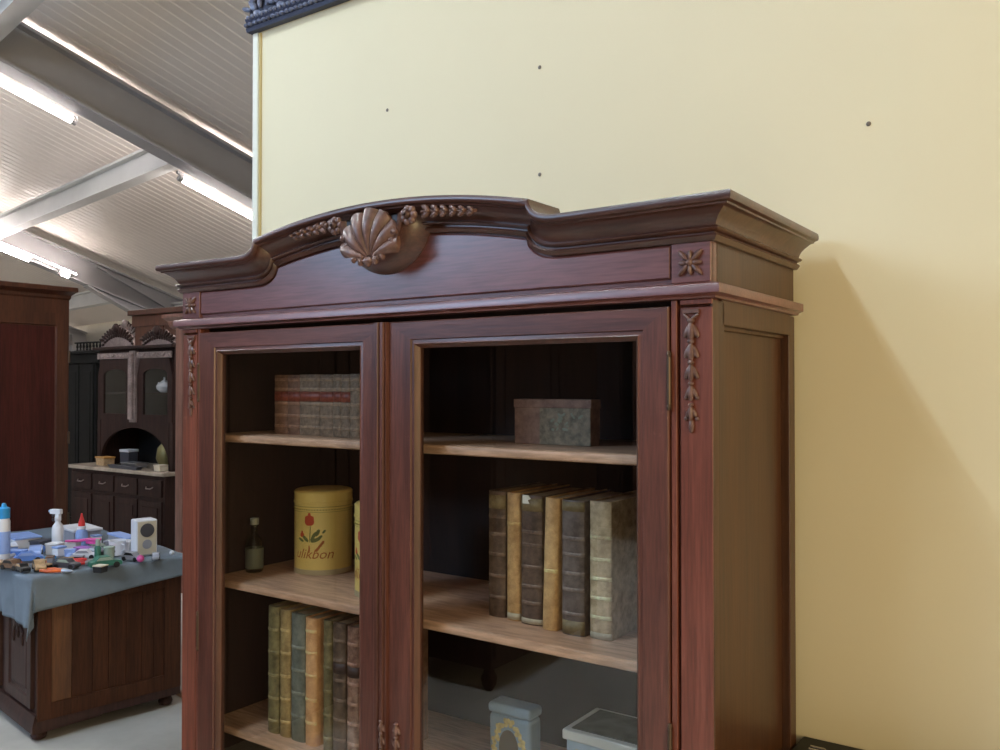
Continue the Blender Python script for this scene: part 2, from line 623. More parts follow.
# sides: panel in a frame
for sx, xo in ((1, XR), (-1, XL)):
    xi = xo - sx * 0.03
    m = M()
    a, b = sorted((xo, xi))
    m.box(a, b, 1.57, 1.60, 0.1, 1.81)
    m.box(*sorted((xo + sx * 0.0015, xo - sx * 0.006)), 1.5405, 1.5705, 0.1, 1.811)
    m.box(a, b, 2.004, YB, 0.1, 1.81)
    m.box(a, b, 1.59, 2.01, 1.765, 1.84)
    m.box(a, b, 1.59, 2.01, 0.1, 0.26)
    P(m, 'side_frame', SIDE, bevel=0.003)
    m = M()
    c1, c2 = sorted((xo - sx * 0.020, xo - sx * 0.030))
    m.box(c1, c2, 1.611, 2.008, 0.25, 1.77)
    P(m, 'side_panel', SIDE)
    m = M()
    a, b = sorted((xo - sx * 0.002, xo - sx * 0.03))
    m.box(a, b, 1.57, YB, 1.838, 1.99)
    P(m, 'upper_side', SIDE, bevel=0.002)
# inner bead around the right side panel
for z0, z1, y0, y1 in ((1.757, 1.768, 1.60, 2.004), (0.25, 0.262, 1.60, 2.004)):
    m = M().box(XR - 0.022, XR - 0.012, y0 + 0.011, y1, z0, z1)
    P(m, 'panel_bead', SIDE, bevel=0.003)

# front posts with sunk field
for sx, xo in ((1, XR), (-1, XL)):
    a, b = sorted((xo, xo - sx * 0.082))
    m = M()
    m.box(a, b, 1.552, 1.5695, 0.1, 1.812)
    # raised border on the door side and at the top, the field runs out to the corner
    ia, ib = (a, a + 0.012) if sx > 0 else (b - 0.012, b)
    fa, fb = (a + 0.018, b) if sx > 0 else (a, b - 0.018)
    m.box(ia, ib, YF - 0.002, 1.56, 0.1, 1.812)
    m.box(fa, fb, YF - 0.002, 1.56, 1.802, 1.812)
    m.box(fa, fb, YF + 0.000, 1.56, 0.1, 1.797)
    P(m, 'front_post', POST, bevel=0.002)


# carved husk drops on both posts
def husk(m, cx, z, y, s):
    for a, l in ((-0.55, 0.8), (0.55, 0.8), (0, 1.0)):
        m.ell((cx + math.sin(a) * 0.010 * s, y - (0.004 if a == 0 else 0.001), z - 0.016 * s * l), (0.0062 * s, 0.005, 0.018 * s * l), Euler((0, -a, 0)).to_matrix(), 10, 8)
    m.ell((cx, y - 0.003, z + 0.004 * s), (0.007 * s, 0.006, 0.005 * s), None, 10, 6)


for cx in (XR - 0.041, XL + 0.041):
    m = M()
    m.box(cx - 0.016, cx + 0.016, YF - 0.005, YF + 0.004, 1.786, 1.793)
    m.tube([(cx - 0.014, YF - 0.003, 1.784), (cx - 0.004, YF - 0.006, 1.776), (cx, YF - 0.006, 1.770), (cx + 0.004, YF - 0.006, 1.776), (cx + 0.014, YF - 0.003, 1.784)], 0.0028, 8)
    for k in range(5):
        husk(m, cx, 1.768 - k * 0.039, YF - 0.001, 1.12 - 0.08 * k)
        m.ell((cx - 0.011, YF - 0.001, 1.745 - k * 0.039), (0.0045, 0.003, 0.004), None, 8, 6)
        m.ell((cx + 0.011, YF - 0.001, 1.745 - k * 0.039), (0.0045, 0.003, 0.004), None, 8, 6)
    m.ell((cx, YF - 0.002, 1.575), (0.0055, 0.005, 0.013), None, 10, 8)
    P(m, 'carved_drop', CARVE)

# ledge moulding between doors and frieze, returns along the sides
prof = [(0.0, 1.812), (0.008, 1.813), (0.010, 1.817), (0.014, 1.819), (0.020, 1.821), (0.020, 1.837), (0.018, 1.839), (0.008, 1.841), (0.0, 1.844)]
m = M()
ins = 0.02
st = []
for (fx, fy) in (('L', YB), ('L', None), ('R', None), ('R', YB)):
    ring = []
    for o, z in prof + [(-ins, 1.844), (-ins, 1.812)]:
        x = XL - o if fx == 'L' else XR + o
        y = fy if fy is not None else YF - o
        ring.append((x, y, z))
    st.append(ring)
m.loft(st)
P(m, 'ledge_moulding', FRIEZE, smooth=50)

# cornice curve: distance from centre d -> (top d, top z), (bottom d, bottom z)
pairs = []
N = 16
for i in range(N + 1):
    q = i / N
    dt, db = 0.427 * q, 0.392 * q
    pairs.append(((dt, 2.078 - 0.046 * q * q), (db, 2.004 - 0.040 * q * q)))
pairs += [((0.4275, 2.030), (0.3925, 1.960)), ((0.431, 2.019), (0.396, 1.950)), ((0.437, 2.010), (0.402, 1.942)), ((0.446, 2.003), (0.411, 1.934)),
          ((0.458, 1.998), (0.424, 1.927)), ((0.472, 1.995), (0.440, 1.922)), ((0.49, 1.994), (0.458, 1.919)), ((0.52, 1.994), (0.50, 1.918))]
HALF = (XR - XL) / 2
# profile: f = height fraction, o = overhang
OV = 0.055
cp = [(0.0, 0.0), (0.0, 0.006), (0.06, 0.010), (0.11, 0.013), (0.16, 0.010), (0.17, 0.006), (0.20, 0.006), (0.23, 0.014), (0.28, 0.018), (0.33, 0.014), (0.34, 0.010),
      (0.42, 0.012), (0.52, 0.017), (0.60, 0.024), (0.68, 0.033), (0.72, 0.038), (0.73, 0.044), (0.77, 0.045), (0.785, 0.049), (0.80, 0.053), (0.84, 0.055), (0.93, 0.055), (1.0, 0.053)]
stations = []


def station(pt, sgn, back=1.61):
    (dt, zt), (db, zb) = pt
    r = []
    for f, o in cp:
        x = XC + sgn * (db + (dt - db) * f)
        r.append((x, YF - o, zb + (zt - zb) * f))
    r.append((XC + sgn * dt, back, zt))
    r.append((XC + sgn * dt, back, zb + 0.02))
    r.append((XC + sgn * db, YF + 0.012, zb))
    return r


def station_end(sgn, y=None):
    r = []
    for f, o in cp:
        z = 1.918 + (1.997 - 1.918) * f
        r.append((XC + sgn * (HALF + o), (YF - o) if y is None else y, z))
    bx = HALF - 0.03
    yb = 1.61 if y is None else y
    r.append((XC + sgn * bx, yb, 1.997))
    r.append((XC + sgn * bx, yb, 1.94))
    r.append((XC + sgn * bx, yb if y is not None else YF + 0.012, 1.918))
    return r


m = M()
rings = [station_end(-1, YB), station_end(-1)] + [station(p, -1) for p in reversed(pairs)] + [station(p, 1) for p in pairs[1:]] + [station_end(1), station_end(1, YB)]
m.loft(rings)
P(m, 'cornice', CORN, smooth=40)
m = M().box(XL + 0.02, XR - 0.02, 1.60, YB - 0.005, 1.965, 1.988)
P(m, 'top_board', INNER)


def curve_bottom(off=0.0, x_end=None):
    pts = [(XC - d, z + off) for ((_, _), (d, z)) in reversed(pairs)] + [(XC + d, z + off) for ((_, _), (d, z)) in pairs[1:]]
    return pts


# frieze board and its raised field
poly = [(XL + 0.002, 1.835), (XR - 0.002, 1.835), (XR - 0.002, 1.925)] + list(reversed(curve_bottom(0.012))) + [(XL + 0.002, 1.925)]
m = M().prism(poly, 1.545, 1.565)
P(m, 'frieze', FRIEZE)
poly = [(XC - 0.716, 1.853), (XC + 0.716, 1.853), (XC + 0.716, 1.916)] + list(reversed(curve_bottom(-0.003))) + [(XC - 0.716, 1.916)]
m = M()
m.loft([[(x, 1.548, z) for x, z in poly], [(x, 1.541, z) for x, z in poly], [(XC + (x - XC) * 0.9965, 1.538, z + (0.0025 if z < 1.87 else -0.0035)) for x, z in poly]])
P(m, 'frieze_field', FRIEZE, smooth=20)
# corner blocks and rosettes
for cx in (XR - 0.041, XL + 0.041):
    m = M().box(cx - 0.039, cx + 0.039, 1.536, 1.55, 1.843, 1.918)
    P(m, 'corner_block', FRIEZE, bevel=0.002)
    m = M()
    cz = 1.880
    for k in range(8):
        a = PI / 8 * 2 * k + PI / 4
        ln = 0.017 if k % 2 == 0 else 0.012
        m.ell((cx + math.sin(a) * ln * 1.02, 1.5335, cz + math.cos(a) * ln * 1.02), (0.0052, 0.006, ln * 0.95), Euler((0, a, 0)).to_matrix(), 10, 8)
    m.ell((cx, 1.530, cz), (0.007, 0.007, 0.007), None, 12, 8)
    P(m, 'rosette', CARVE)

# shell corbel in the middle of the arch
m = M()
rings = []
for (y, r, dz) in ((1.545, 0.132, 0), (1.534, 0.132, 0), (1.531, 0.125, 0), (1.524, 0.116, 0), (1.512, 0.104, 0), (1.496, 0.0965, 0), (1.485, 0.0945, 0), (1.481, 0.098, 0), (1.474, 0.098, 0), (1.471, 0.093, 0), (1.474, 0.084, 0), (1.479, 0.080, 0)):
    ring = []
    cz = 2.030
    for i in range(29):
        a = PI * i / 28
        ring.append((XC + r * math.cos(a), y, cz - r * 0.88 * math.sin(a)))
    up = 2.040
    ring.append((XC - r, y, up))
    ring.append((XC + r, y, up))
    rings.append(ring)
m.loft(rings)
m.b.faces.ensure_lookup_table()
m.b.faces[-1].material_index = 1  # cap behind the shell coloured dark, shade put into the material
P(m, 'corbel', CORN, smooth=40).data.materials.append(INNER)
m = M()
NA, NR = 112, 16
rings = []
hz = 1.943
for j in range(NR + 1):
    q = j / NR
    ring = []
    for i in range(NA + 1):
        th = R(-84) + R(168) * i / NA
        rr = (0.080 + 0.034 * math.cos(th)) * (1 + 0.035 * abs(math.sin(th * 7.5 + PI / 2)))
        rad = rr * (0.08 + 0.92 * q)
        ridge = abs(math.cos(th * 7.5)) ** 0.7
        bulge = 0.010 * math.sin(min(1, q * 1.1) * PI * 0.8) + 0.001
        yy = 1.474 - bulge - 0.013 * ridge * (0.25 + 0.75 * q) + 0.012 * q ** 4
        ring.append((XC + rad * math.sin(th), yy, hz + rad * math.cos(th)))
    rings.append(ring)
back = [(x, 1.48, z) for x, y, z in rings[-1]]
rings.append(back)
m.loft(rings, closed=False, cap=False)
P(m, 'shell', CARVE, smooth=60)
m = M()
for k in range(11):
    a = PI * (k + 0.5) / 11
    m.ell((XC + 0.080 * math.cos(a), 1.468, 2.008 - 0.074 * math.sin(a)), (0.0075, 0.007, 0.011), Euler((0, a + PI / 2, 0)).to_matrix(), 8, 6)
m.ell((XC, 1.468, 1.938), (0.016, 0.009, 0.009), None, 12, 8)
for sg in (-1, 1):
    for q in range(5):
        a = q * 0.9
        m.ell((XC + sg * (0.020 + 0.003 * q + 0.010 * math.cos(a)), 1.469, 1.944 + 0.009 * math.sin(a)), (0.006, 0.006, 0.006), None, 8, 6)
P(m, 'shell_rim_beads', CARVE)

# garlands trailing along the cornice
random.seed(8)
for sg in (-1, 1):
    m = M()
    cx0, z0 = XC + sg * 0.115, 2.032
    for k in range(10):
        a = k * 2 * PI / 7
        r = 0.014 if k < 7 else 0.0
        m.ell((cx0 + r * math.cos(a), 1.478 - (0.008 if k >= 7 else 0), z0 + r * math.sin(a)), (0.0095, 0.008, 0.0095), None, 10, 7)
    x = 0.150
    s = 1.0
    while x < 0.285:
        z = 2.078 - 0.046 * (x / 0.427) ** 2 - 0.033
        for dz in (-0.008, 0.008):
            m.ell((XC + sg * x, 1.494, z + dz * s), (0.013 * s, 0.006, 0.0065 * s), Euler((0, sg * (0.5 if dz > 0 else -0.5), 0)).to_matrix(), 10, 7)
        m.ell((XC + sg * (x + 0.009), 1.490, z), (0.0065 * s, 0.007, 0.0065 * s), None, 10, 7)
        m.cyl((XC + sg * (x - 0.014), 1.496, z), (XC + sg * (x + 0.014), 1.496, z), 0.004, n=8)
        x += 0.026 * (0.7 + 0.3 * s)
        s *= 0.93
    P(m, 'garland', CARVE)

# doors
DT, DB = 1.800, 0.13


def door(x0, x1, gl, gr, hinge_x):
    gt, gb = 1.738, 0.21
    yf, yb = 1.532, 1.556
    # frame with mitred moulded inner edge: rings around the opening
    m = M()

    def rect(a, b, c, d, y):
        return [(a, y, c), (b, y, c), (b, y, d), (a, y, d)]
    rings = [rect(x0, x1, DB, DT, yb), rect(x0, x1, DB, DT, yf + 0.002), rect(x0 + 0.003, x1 - 0.003, DB + 0.003, DT - 0.003, yf)]
    e = 0.020
    rings += [rect(gl - e, gr + e, gb - e, gt + e, yf), rect(gl - e + 0.002, gr + e - 0.002, gb - e + 0.002, gt + e - 0.002, yf + 0.004)]
    rings += [rect(gl - 0.012, gr + 0.012, gb - 0.012, gt + 0.012, yf + 0.003), rect(gl - 0.009, gr + 0.009, gb - 0.009, gt + 0.009, yf + 0.001),
              rect(gl - 0.005, gr + 0.005, gb - 0.005, gt + 0.005, yf + 0.005), rect(gl, gr, gb, gt, yf + 0.013), rect(gl, gr, gb, gt, yb), rect(x0, x1, DB, DT, yb)]
    m.loft(rings, cap=False)
    nf = len(m.b.faces)
    m.b.faces.ensure_lookup_table()
    for k_, f_ in enumerate(m.b.faces):
        if k_ % 4 in (0, 2):
            f_.material_index = 1
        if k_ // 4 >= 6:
            f_.material_index = 2  # glazing bead coloured darker than the door, shade put into the wood tone
    d = P(m, 'door', OAKV, smooth=30)
    d.data.materials.append(OAKH)
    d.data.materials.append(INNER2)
    m = M().box(gl - 0.004, gr + 0.004, yf + 0.015, yf + 0.018, gb - 0.004, gt + 0.004)
    P(m, 'glass_pane', GLASS, parent=d, smooth=0)
    for zc in (1.66, 0.96, 0.35):
        m = M().cyl((hinge_x, 1.533, zc - 0.045), (hinge_x, 1.533, zc + 0.045), 0.0045, n=10)
        m.ell((hinge_x, 1.533, zc + 0.05), (0.005, 0.005, 0.007), None, 8, 6)
        m.ell((hinge_x, 1.533, zc - 0.05), (0.005, 0.005, 0.007), None, 8, 6)
        P(m, 'hinge', BRASS, parent=d)
    return d


XM = XC - 0.001
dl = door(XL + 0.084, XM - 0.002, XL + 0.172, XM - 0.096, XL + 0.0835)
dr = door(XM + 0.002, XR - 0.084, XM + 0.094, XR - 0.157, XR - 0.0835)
# top rail faces get the horizontal grain board
# meeting strip on the left door
m = M()
pr = [(-0.028, 0), (-0.028, -0.006), (-0.024, -0.010), (-0.014, -0.010), (-0.011, -0.005), (-0.007, -0.005), (-0.004, -0.012), (0.004, -0.012), (0.007, -0.005), (0.010, -0.005), (0.011, -0.010), (0.013, -0.009), (0.014, 0)]
ax = XM - 0.006
m.loft([[(ax + a, 1.532 + b, z) for a, b in pr] for z in (DB, DT)])
P(m, 'meeting_strip', OAKV, parent=dl, smooth=30)
# carved tips on the strip and the right stile near mid height
for cx, par in ((ax, dl), (XM + 0.035, dr)):
    m = M()
    for k in range(5):
        husk(m, cx, 0.862 - k * 0.03, 1.525 if par is dl else 1.531, 0.8)
    P(m, 'stile_carving', CARVE, parent=par)

# interior
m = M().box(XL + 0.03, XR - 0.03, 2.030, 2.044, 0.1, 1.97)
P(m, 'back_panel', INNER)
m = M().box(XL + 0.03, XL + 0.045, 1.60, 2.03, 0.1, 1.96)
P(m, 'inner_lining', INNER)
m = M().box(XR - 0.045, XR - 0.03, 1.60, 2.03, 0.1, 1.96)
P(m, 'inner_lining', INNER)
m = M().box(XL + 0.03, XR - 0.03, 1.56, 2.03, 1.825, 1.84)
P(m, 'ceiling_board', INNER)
SH = (1.511, 1.094, 0.680)
for z in SH:
    m = M()
    pr = [(2.028, -0.022), (1.606, -0.022), (1.601, -0.019), (1.599, -0.011), (1.601, -0.003), (1.606, 0), (2.028, 0)]
    m.loft([[(x, y, z + dz) for y, dz in pr] for x in (XL + 0.045, XR - 0.045)])
    P(m, 'shelf', SHELF, smooth=30)
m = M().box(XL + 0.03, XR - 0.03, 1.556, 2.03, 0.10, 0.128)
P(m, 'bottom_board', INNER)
m = M().box(XL - 0.012, XR + 0.012, YF - 0.014, YB, 0.0, 0.10)
m.box(XL - 0.004, XR + 0.004, YF - 0.006, YB, 0.098, 0.118)
P(m, 'plinth', CORN, bevel=0.004)


# ================================================================== BOOKS
PAGES = plain('aged_page_edges', (0.42, 0.33, 0.20), 0.8, var=0.2, scale=60)
GOLD = plain('worn_gilt_line', (0.42, 0.30, 0.13), 0.45, 0.3, var=0.4, scale=50)


BAND = {}


def band_for(mat, k=1.45):
    ramp = [n for n in mat.node_tree.nodes if n.type == 'VALTORGB'][0].color_ramp.elements
    c1, c2 = [tuple(min(0.85, x * k + 0.015) for x in e.color[:3]) for e in (ramp[0], ramp[1])]
    return leather('rubbed_band', c1, c2, 0.45, 60)


def book(loc, wd, h, d, mat, label, group, bands=(), patches=(), tilt=0.0, rz=0.0, bulge=0.010, gild=True):
    """origin at the foot of the spine, spine faces -y"""
    t = thing('book', label, 'book', loc, rz, group)
    t.rotation_euler = (0, tilt, rz)
    nb = 10
    if mat.name not in BAND:
        BAND[mat.name] = band_for(mat)

    def ring(z, k):
        pts = [(-wd / 2, d), (-wd / 2, 0.006)]
        for i in range(1, nb):
            a = PI * i / nb
            pts.append((-wd / 2 * math.cos(a) * 1.0, 0.006 - (bulge + k) * math.sin(a)))
        pts += [(wd / 2, 0.006), (wd / 2, d), (wd / 2 - 0.0028, d), (wd / 2 - 0.0028, 0.010), (-wd / 2 + 0.0028, 0.010), (-wd / 2 + 0.0028, d)]
        return [(x, y, z) for x, y in pts]
    zs = [(0, -0.001), (0.003, 0.0)]
    for b in bands:
        zc = b * h
        zs += [(zc - 0.0035, 0), (zc - 0.0020, 0.0022), (zc + 0.0020, 0.0022), (zc + 0.0035, 0)]
    zs += [(h - 0.003, 0), (h, -0.001)]
    m = M().loft([ring(z, k) for z, k in sorted(zs)])
    m.done('cover', mat, t, smooth=30)
    m = M().box(-wd / 2 + 0.003, wd / 2 - 0.003, 0.0102, d - 0.004, 0.004, h - 0.004)
    m.done('page_block', PAGES, t, smooth=0)

    def arc(z0, z1, off, cov=0.92):
        mm = M()
        rr = []
        for z in (z0, z1):
            r1 = []
            for i in range(13):
                a = PI / 2 + (i / 12 - 0.5) * PI * cov
                r1.append((-wd / 2 * math.cos(a) * 1.004, 0.006 - (bulge + off) * math.sin(a) - 0.0003, z))
            rr.append(r1)
        mm.loft(rr, closed=False, cap=False)
        return mm
    for (a, b, pm) in patches:
        arc(a * h, b * h, 0.0007).done('title_label', pm, t, solid=0.0005)
    if gild:
        for b in bands:
            mm = M()
            mm.loft([[(-wd / 2 * math.cos(PI / 2 + (i / 12 - 0.5) * PI * 0.9), 0.006 - (bulge + off) * math.sin(PI / 2 + (i / 12 - 0.5) * PI * 0.9), z)
                      for i in range(13)] for z, off in ((b * h - 0.0044, 0.0006), (b * h - 0.0022, 0.0027), (b * h + 0.0022, 0.0027), (b * h + 0.0044, 0.0006))], closed=False, cap=False)
            mm.done('raised_band', BAND.get(mat.name, GOLD), t)
    return t


# --- top shelf left: matching small brown volumes
SETB = leather('brown_half_calf', (0.162, 0.082, 0.051), (0.323, 0.177, 0.114), 0.5, 40)
SETG = leather('mottled_grey_brown_calf', (0.153, 0.108, 0.074), (0.345, 0.243, 0.167), 0.5, 70, (0.34, 0.25, 0.17))
REDL = leather('red_title_leather', (0.210, 0.045, 0.027), (0.360, 0.090, 0.053), 0.45, 60)
DKL = leather('dark_title_leather', (0.05, 0.025, 0.02), (0.09, 0.045, 0.035), 0.45, 60)
xs = [-1.985, -1.920, -1.865, -1.777, -1.718, -1.681, -1.642, -1.603]
tops = ['leftmost', 'second from left', 'third and widest from left', 'fourth from left', 'fifth from left, narrow', 'sixth from left, narrow', 'last, beside the middle door stile']
for i in range(len(xs) - 1):
    a, b = xs[i], xs[i + 1]
    if i == len(xs) - 2:
        lab = 'small old brown book at the right end of the top left shelf row'
    else:
        lab = 'small old brown leather book on the top left shelf, ' + tops[i]
    book(((a + b) / 2 - 0.022, 1.705 - 0.006 * i, 1.5112), (b - a) - 0.0018, 0.171 - (0.001 * (i % 2)), 0.115, SETB if i < 2 else SETG, lab, 'small brown books on the top left shelf',
         bands=(0.14, 0.32, 0.52, 0.76, 0.92), patches=((0.56, 0.72, REDL),) if i in (0, 1, 2, 3, 4, 5) else (), bulge=0.006)

# --- lower shelf left: tall volumes
LL = [(-1.942, -1.896, 0.352, leather('olive_calf', (0.112, 0.093, 0.042), (0.285, 0.240, 0.112), 0.5, 35), 'tall olive-brown leather book, leftmost on the lower shelf', (0.1, 0.28, 0.46, 0.64, 0.82), 0),
      (-1.892, -1.849, 0.350, leather('tan_olive_calf', (0.240, 0.158, 0.060), (0.495, 0.360, 0.165), 0.5, 30), 'tall tan and olive leather book, second from left on the lower shelf', (0.12, 0.3, 0.48, 0.66, 0.84), 0),
      (-1.847, -1.791, 0.346, leather('grey_green_cloth', (0.105, 0.119, 0.101), (0.231, 0.245, 0.210), 0.6, 30), 'tall wide grey-green book on the lower shelf', (0.2, 0.38, 0.56, 0.74), 0),
      (-1.790, -1.745, 0.342, leather('orange_tan_vellum', (0.567, 0.283, 0.125), (0.900, 0.534, 0.267), 0.5, 18), 'tall bright orange-tan book in the middle of the lower shelf', (0.18, 0.36, 0.55, 0.73, 0.9), 0),
      (-1.720, -1.688, 0.346, leather('moss_brown_calf', (0.105, 0.087, 0.038), (0.255, 0.210, 0.105), 0.5, 35), 'tall narrow olive book right of the dark gap on the lower shelf', (0.1, 0.28, 0.46, 0.64, 0.82), 0),
      (-1.685, -1.636, 0.345, leather('dark_umber_calf', (0.070, 0.042, 0.028), (0.196, 0.126, 0.084), 0.45, 35), 'tall dark umber ribbed book on the lower shelf', (0.12, 0.27, 0.42, 0.57, 0.72, 0.87), 1),
      (-1.632, -1.588, 0.343, leather('rubbed_red_brown_calf', (0.180, 0.075, 0.048), (0.450, 0.255, 0.180), 0.45, 50), 'tall rubbed red-brown book next to the middle door stile, lower shelf', (0.12, 0.27, 0.42, 0.57, 0.72, 0.87), 1),
      (-1.585, -1.538, 0.340, leather('brown_calf', (0.112, 0.063, 0.039), (0.224, 0.126, 0.077), 0.45, 50), 'tall brown book mostly hidden behind the middle door stile', (0.12, 0.27, 0.42, 0.57, 0.72, 0.87), 0)]
for a, b, h, mt, lab, bd, dk in LL:
    book(((a + b) / 2 - 0.015, 1.645, 0.6802), b - a - 0.001, h, 0.22, mt, lab, 'tall old books on the lower shelf', bands=bd, patches=((0.62, 0.70, DKL),) if dk else ())
# a dark book set back in the gap
book((-1.7475, 1.668, 0.6802), 0.021, 0.325, 0.20, leather('near_black_cloth', (0.012, 0.009, 0.007), (0.03, 0.02, 0.015), 0.6, 40), 'thin near-black book set back in the gap on the lower shelf', 'tall old books on the lower shelf', bands=(0.2, 0.8), bulge=0.004, gild=False)

# --- middle shelf right: six folios
LAB = leather('pale_paper_label', (0.42, 0.36, 0.25), (0.60, 0.53, 0.40), 0.7, 40)
DBR = leather('dark_brown_morocco', (0.058, 0.036, 0.026), (0.169, 0.111, 0.081), 0.42, 30)
TAN = leather('mottled_tan_calf', (0.383, 0.217, 0.086), (0.731, 0.470, 0.217), 0.5, 34, (0.48, 0.33, 0.18))
TAN2 = leather('stained_tan_vellum', (0.452, 0.260, 0.104), (0.800, 0.522, 0.244), 0.55, 26)
GRB = leather('grey_brown_morocco', (0.088, 0.065, 0.057), (0.223, 0.176, 0.155), 0.42, 30)
PALE = leather('rubbed_pale_calf', (0.365, 0.260, 0.148), (0.731, 0.574, 0.365), 0.5, 34)
OLV = leather('olive_foot_leather', (0.16, 0.12, 0.055), (0.30, 0.23, 0.12), 0.5, 40)
RM = [(-1.235, -1.182, 1.725, 0.302, DBR, 'dark brown folio, leftmost of six on the middle right shelf', (0.16, 0.33, 0.50, 0.66, 0.8), 0.0, ((0.86, 0.97, OLV),)),
      (-1.180, -1.138, 1.720, 0.302, TAN, 'mottled tan leather folio, second of six on the middle right shelf', (0.76,), 0.0, ((0.01, 0.06, LAB),)),
      (-1.136, -1.074, 1.712, 0.300, DBR, 'wide dark brown ribbed folio with white paper scrap on its head', (0.17, 0.30, 0.45, 0.62, 0.72), 0.0, ((0.88, 0.98, OLV), (0.01, 0.05, LAB))),
      (-1.069, -1.029, 1.695, 0.300, TAN2, 'stained tan folio leaning slightly left between two dark folios', (0.45,), 0.028, ()),
      (-1.018, -0.957, 1.693, 0.300, GRB, 'grey-brown ribbed folio, fifth of six on the middle right shelf', (0.16, 0.34, 0.46, 0.60, 0.72), 0.0, ((0.92, 0.99, OLV), (0.01, 0.11, OLV))),
      (-0.953, -0.896, 1.700, 0.302, PALE, 'pale rubbed leather folio, rightmost of six on the middle right shelf', (0.16, 0.30, 0.44, 0.58, 0.74), 0.0, ((0.005, 0.05, LAB),))]
for a, b, y, h, mt, lab, bd, tl, pt in RM:
    book(((a + b) / 2 - 0.014 + 0.012 * (a + 1.235) / 0.28, y, 1.0942 if not tl else 1.0955), (b - a) - 0.002, h, 0.23, mt, lab, 'six folios on the middle right shelf', bands=bd, patches=pt, tilt=tl)
m = M().prism([(-1.133, 1.376), (-1.114, 1.376), (-1.119, 1.384), (-1.110, 1.388), (-1.118, 1.396), (-1.133, 1.396)], 1.7035, 1.7045)
tag(m.done('paper_scrap', plain('white_paper', (0.78, 0.78, 0.72), 0.7)), 'small torn white paper scrap on the head of the wide dark folio', 'paper')

# --- box with patterned label on the top right shelf
t = thing('storage_box', 'small old box with marbled patterned paper on the top right shelf', 'box', (-1.078, 1.80, 1.5112))
BOXR = leather('faded_red_brown_board', (0.190, 0.104, 0.080), (0.342, 0.209, 0.162), 0.6, 30)
BOXP = leather('marbled_patterned_paper', (0.136, 0.120, 0.088), (0.352, 0.288, 0.208), 0.6, 60, (0.36, 0.33, 0.26))
m = M().box(-1.192, -0.980, 1.757, 1.80, 1.5112, 1.600)
m.done('body', BOXR, t, world=True, bevel=0.002)
m = M().box(-1.1935, -0.9785, 1.755, 1.802, 1.598, 1.619)
m.done('lid', BOXR, t, world=True, bevel=0.002)
m = M().box(-1.118, -0.981, 1.7545, 1.757, 1.512, 1.598)
m.done('patterned_panel', BOXP, t, world=True)
m = M()
random.seed(4)
for k in range(16):
    x, z = random.uniform(-1.09, -1.0), random.uniform(1.545, 1.585)
    m.ell((x, 1.7545, z), (random.uniform(0.003, 0.009), 0.0012, random.uniform(0.002, 0.004)), Euler((0, random.uniform(-1, 1), 0)).to_matrix(), 8, 6)
m.done('leaf_ornament', plain('grey_green_print', (0.30, 0.33, 0.26), 0.6), t, world=True)

# ------------------------------------------------------------------ yellow tins
YEL = plain('yellow_tin_enamel', (0.92, 0.70, 0.22), 0.34, 0.0, var=0.06, scale=8, coat=0.2)
YELB = plain('cream_tin_foot', (0.55, 0.45, 0.28), 0.4, var=0.1)
INKR = plain('orange_red_print', (0.62, 0.085, 0.03), 0.45, var=0.08)
INKG = plain('olive_green_print', (0.17, 0.19, 0.055), 0.45, var=0.15)
INKB = plain('rust_brown_print', (0.50, 0.15, 0.03), 0.45, var=0.15)
INKL = plain('olive_line_print', (0.33, 0.27, 0.06), 0.45, var=0.1)
RT, HT = 0.086, 0.247


def wrap(bm, rad):
    for v in bm.verts:
        x, y, z = v.co
        a = x / rad
        rr = rad + y
        v.co = (rr * math.sin(a), -rr * math.cos(a), z)


def text_mesh(body, size, shear=0.25, extrude=0.0):
    cu = bpy.data.curves.new('txt', 'FONT')
    cu.body = body
    cu.size = size
    cu.shear = shear
    cu.align_x = 'CENTER'
    cu.resolution_u = 3
    o = bpy.data.objects.new('txt', cu)
    COL.objects.link(o)
    dg = bpy.context.evaluated_depsgraph_get()
    me = bpy.data.meshes.new_from_object(o.evaluated_get(dg))
    bpy.data.objects.remove(o)
    return me


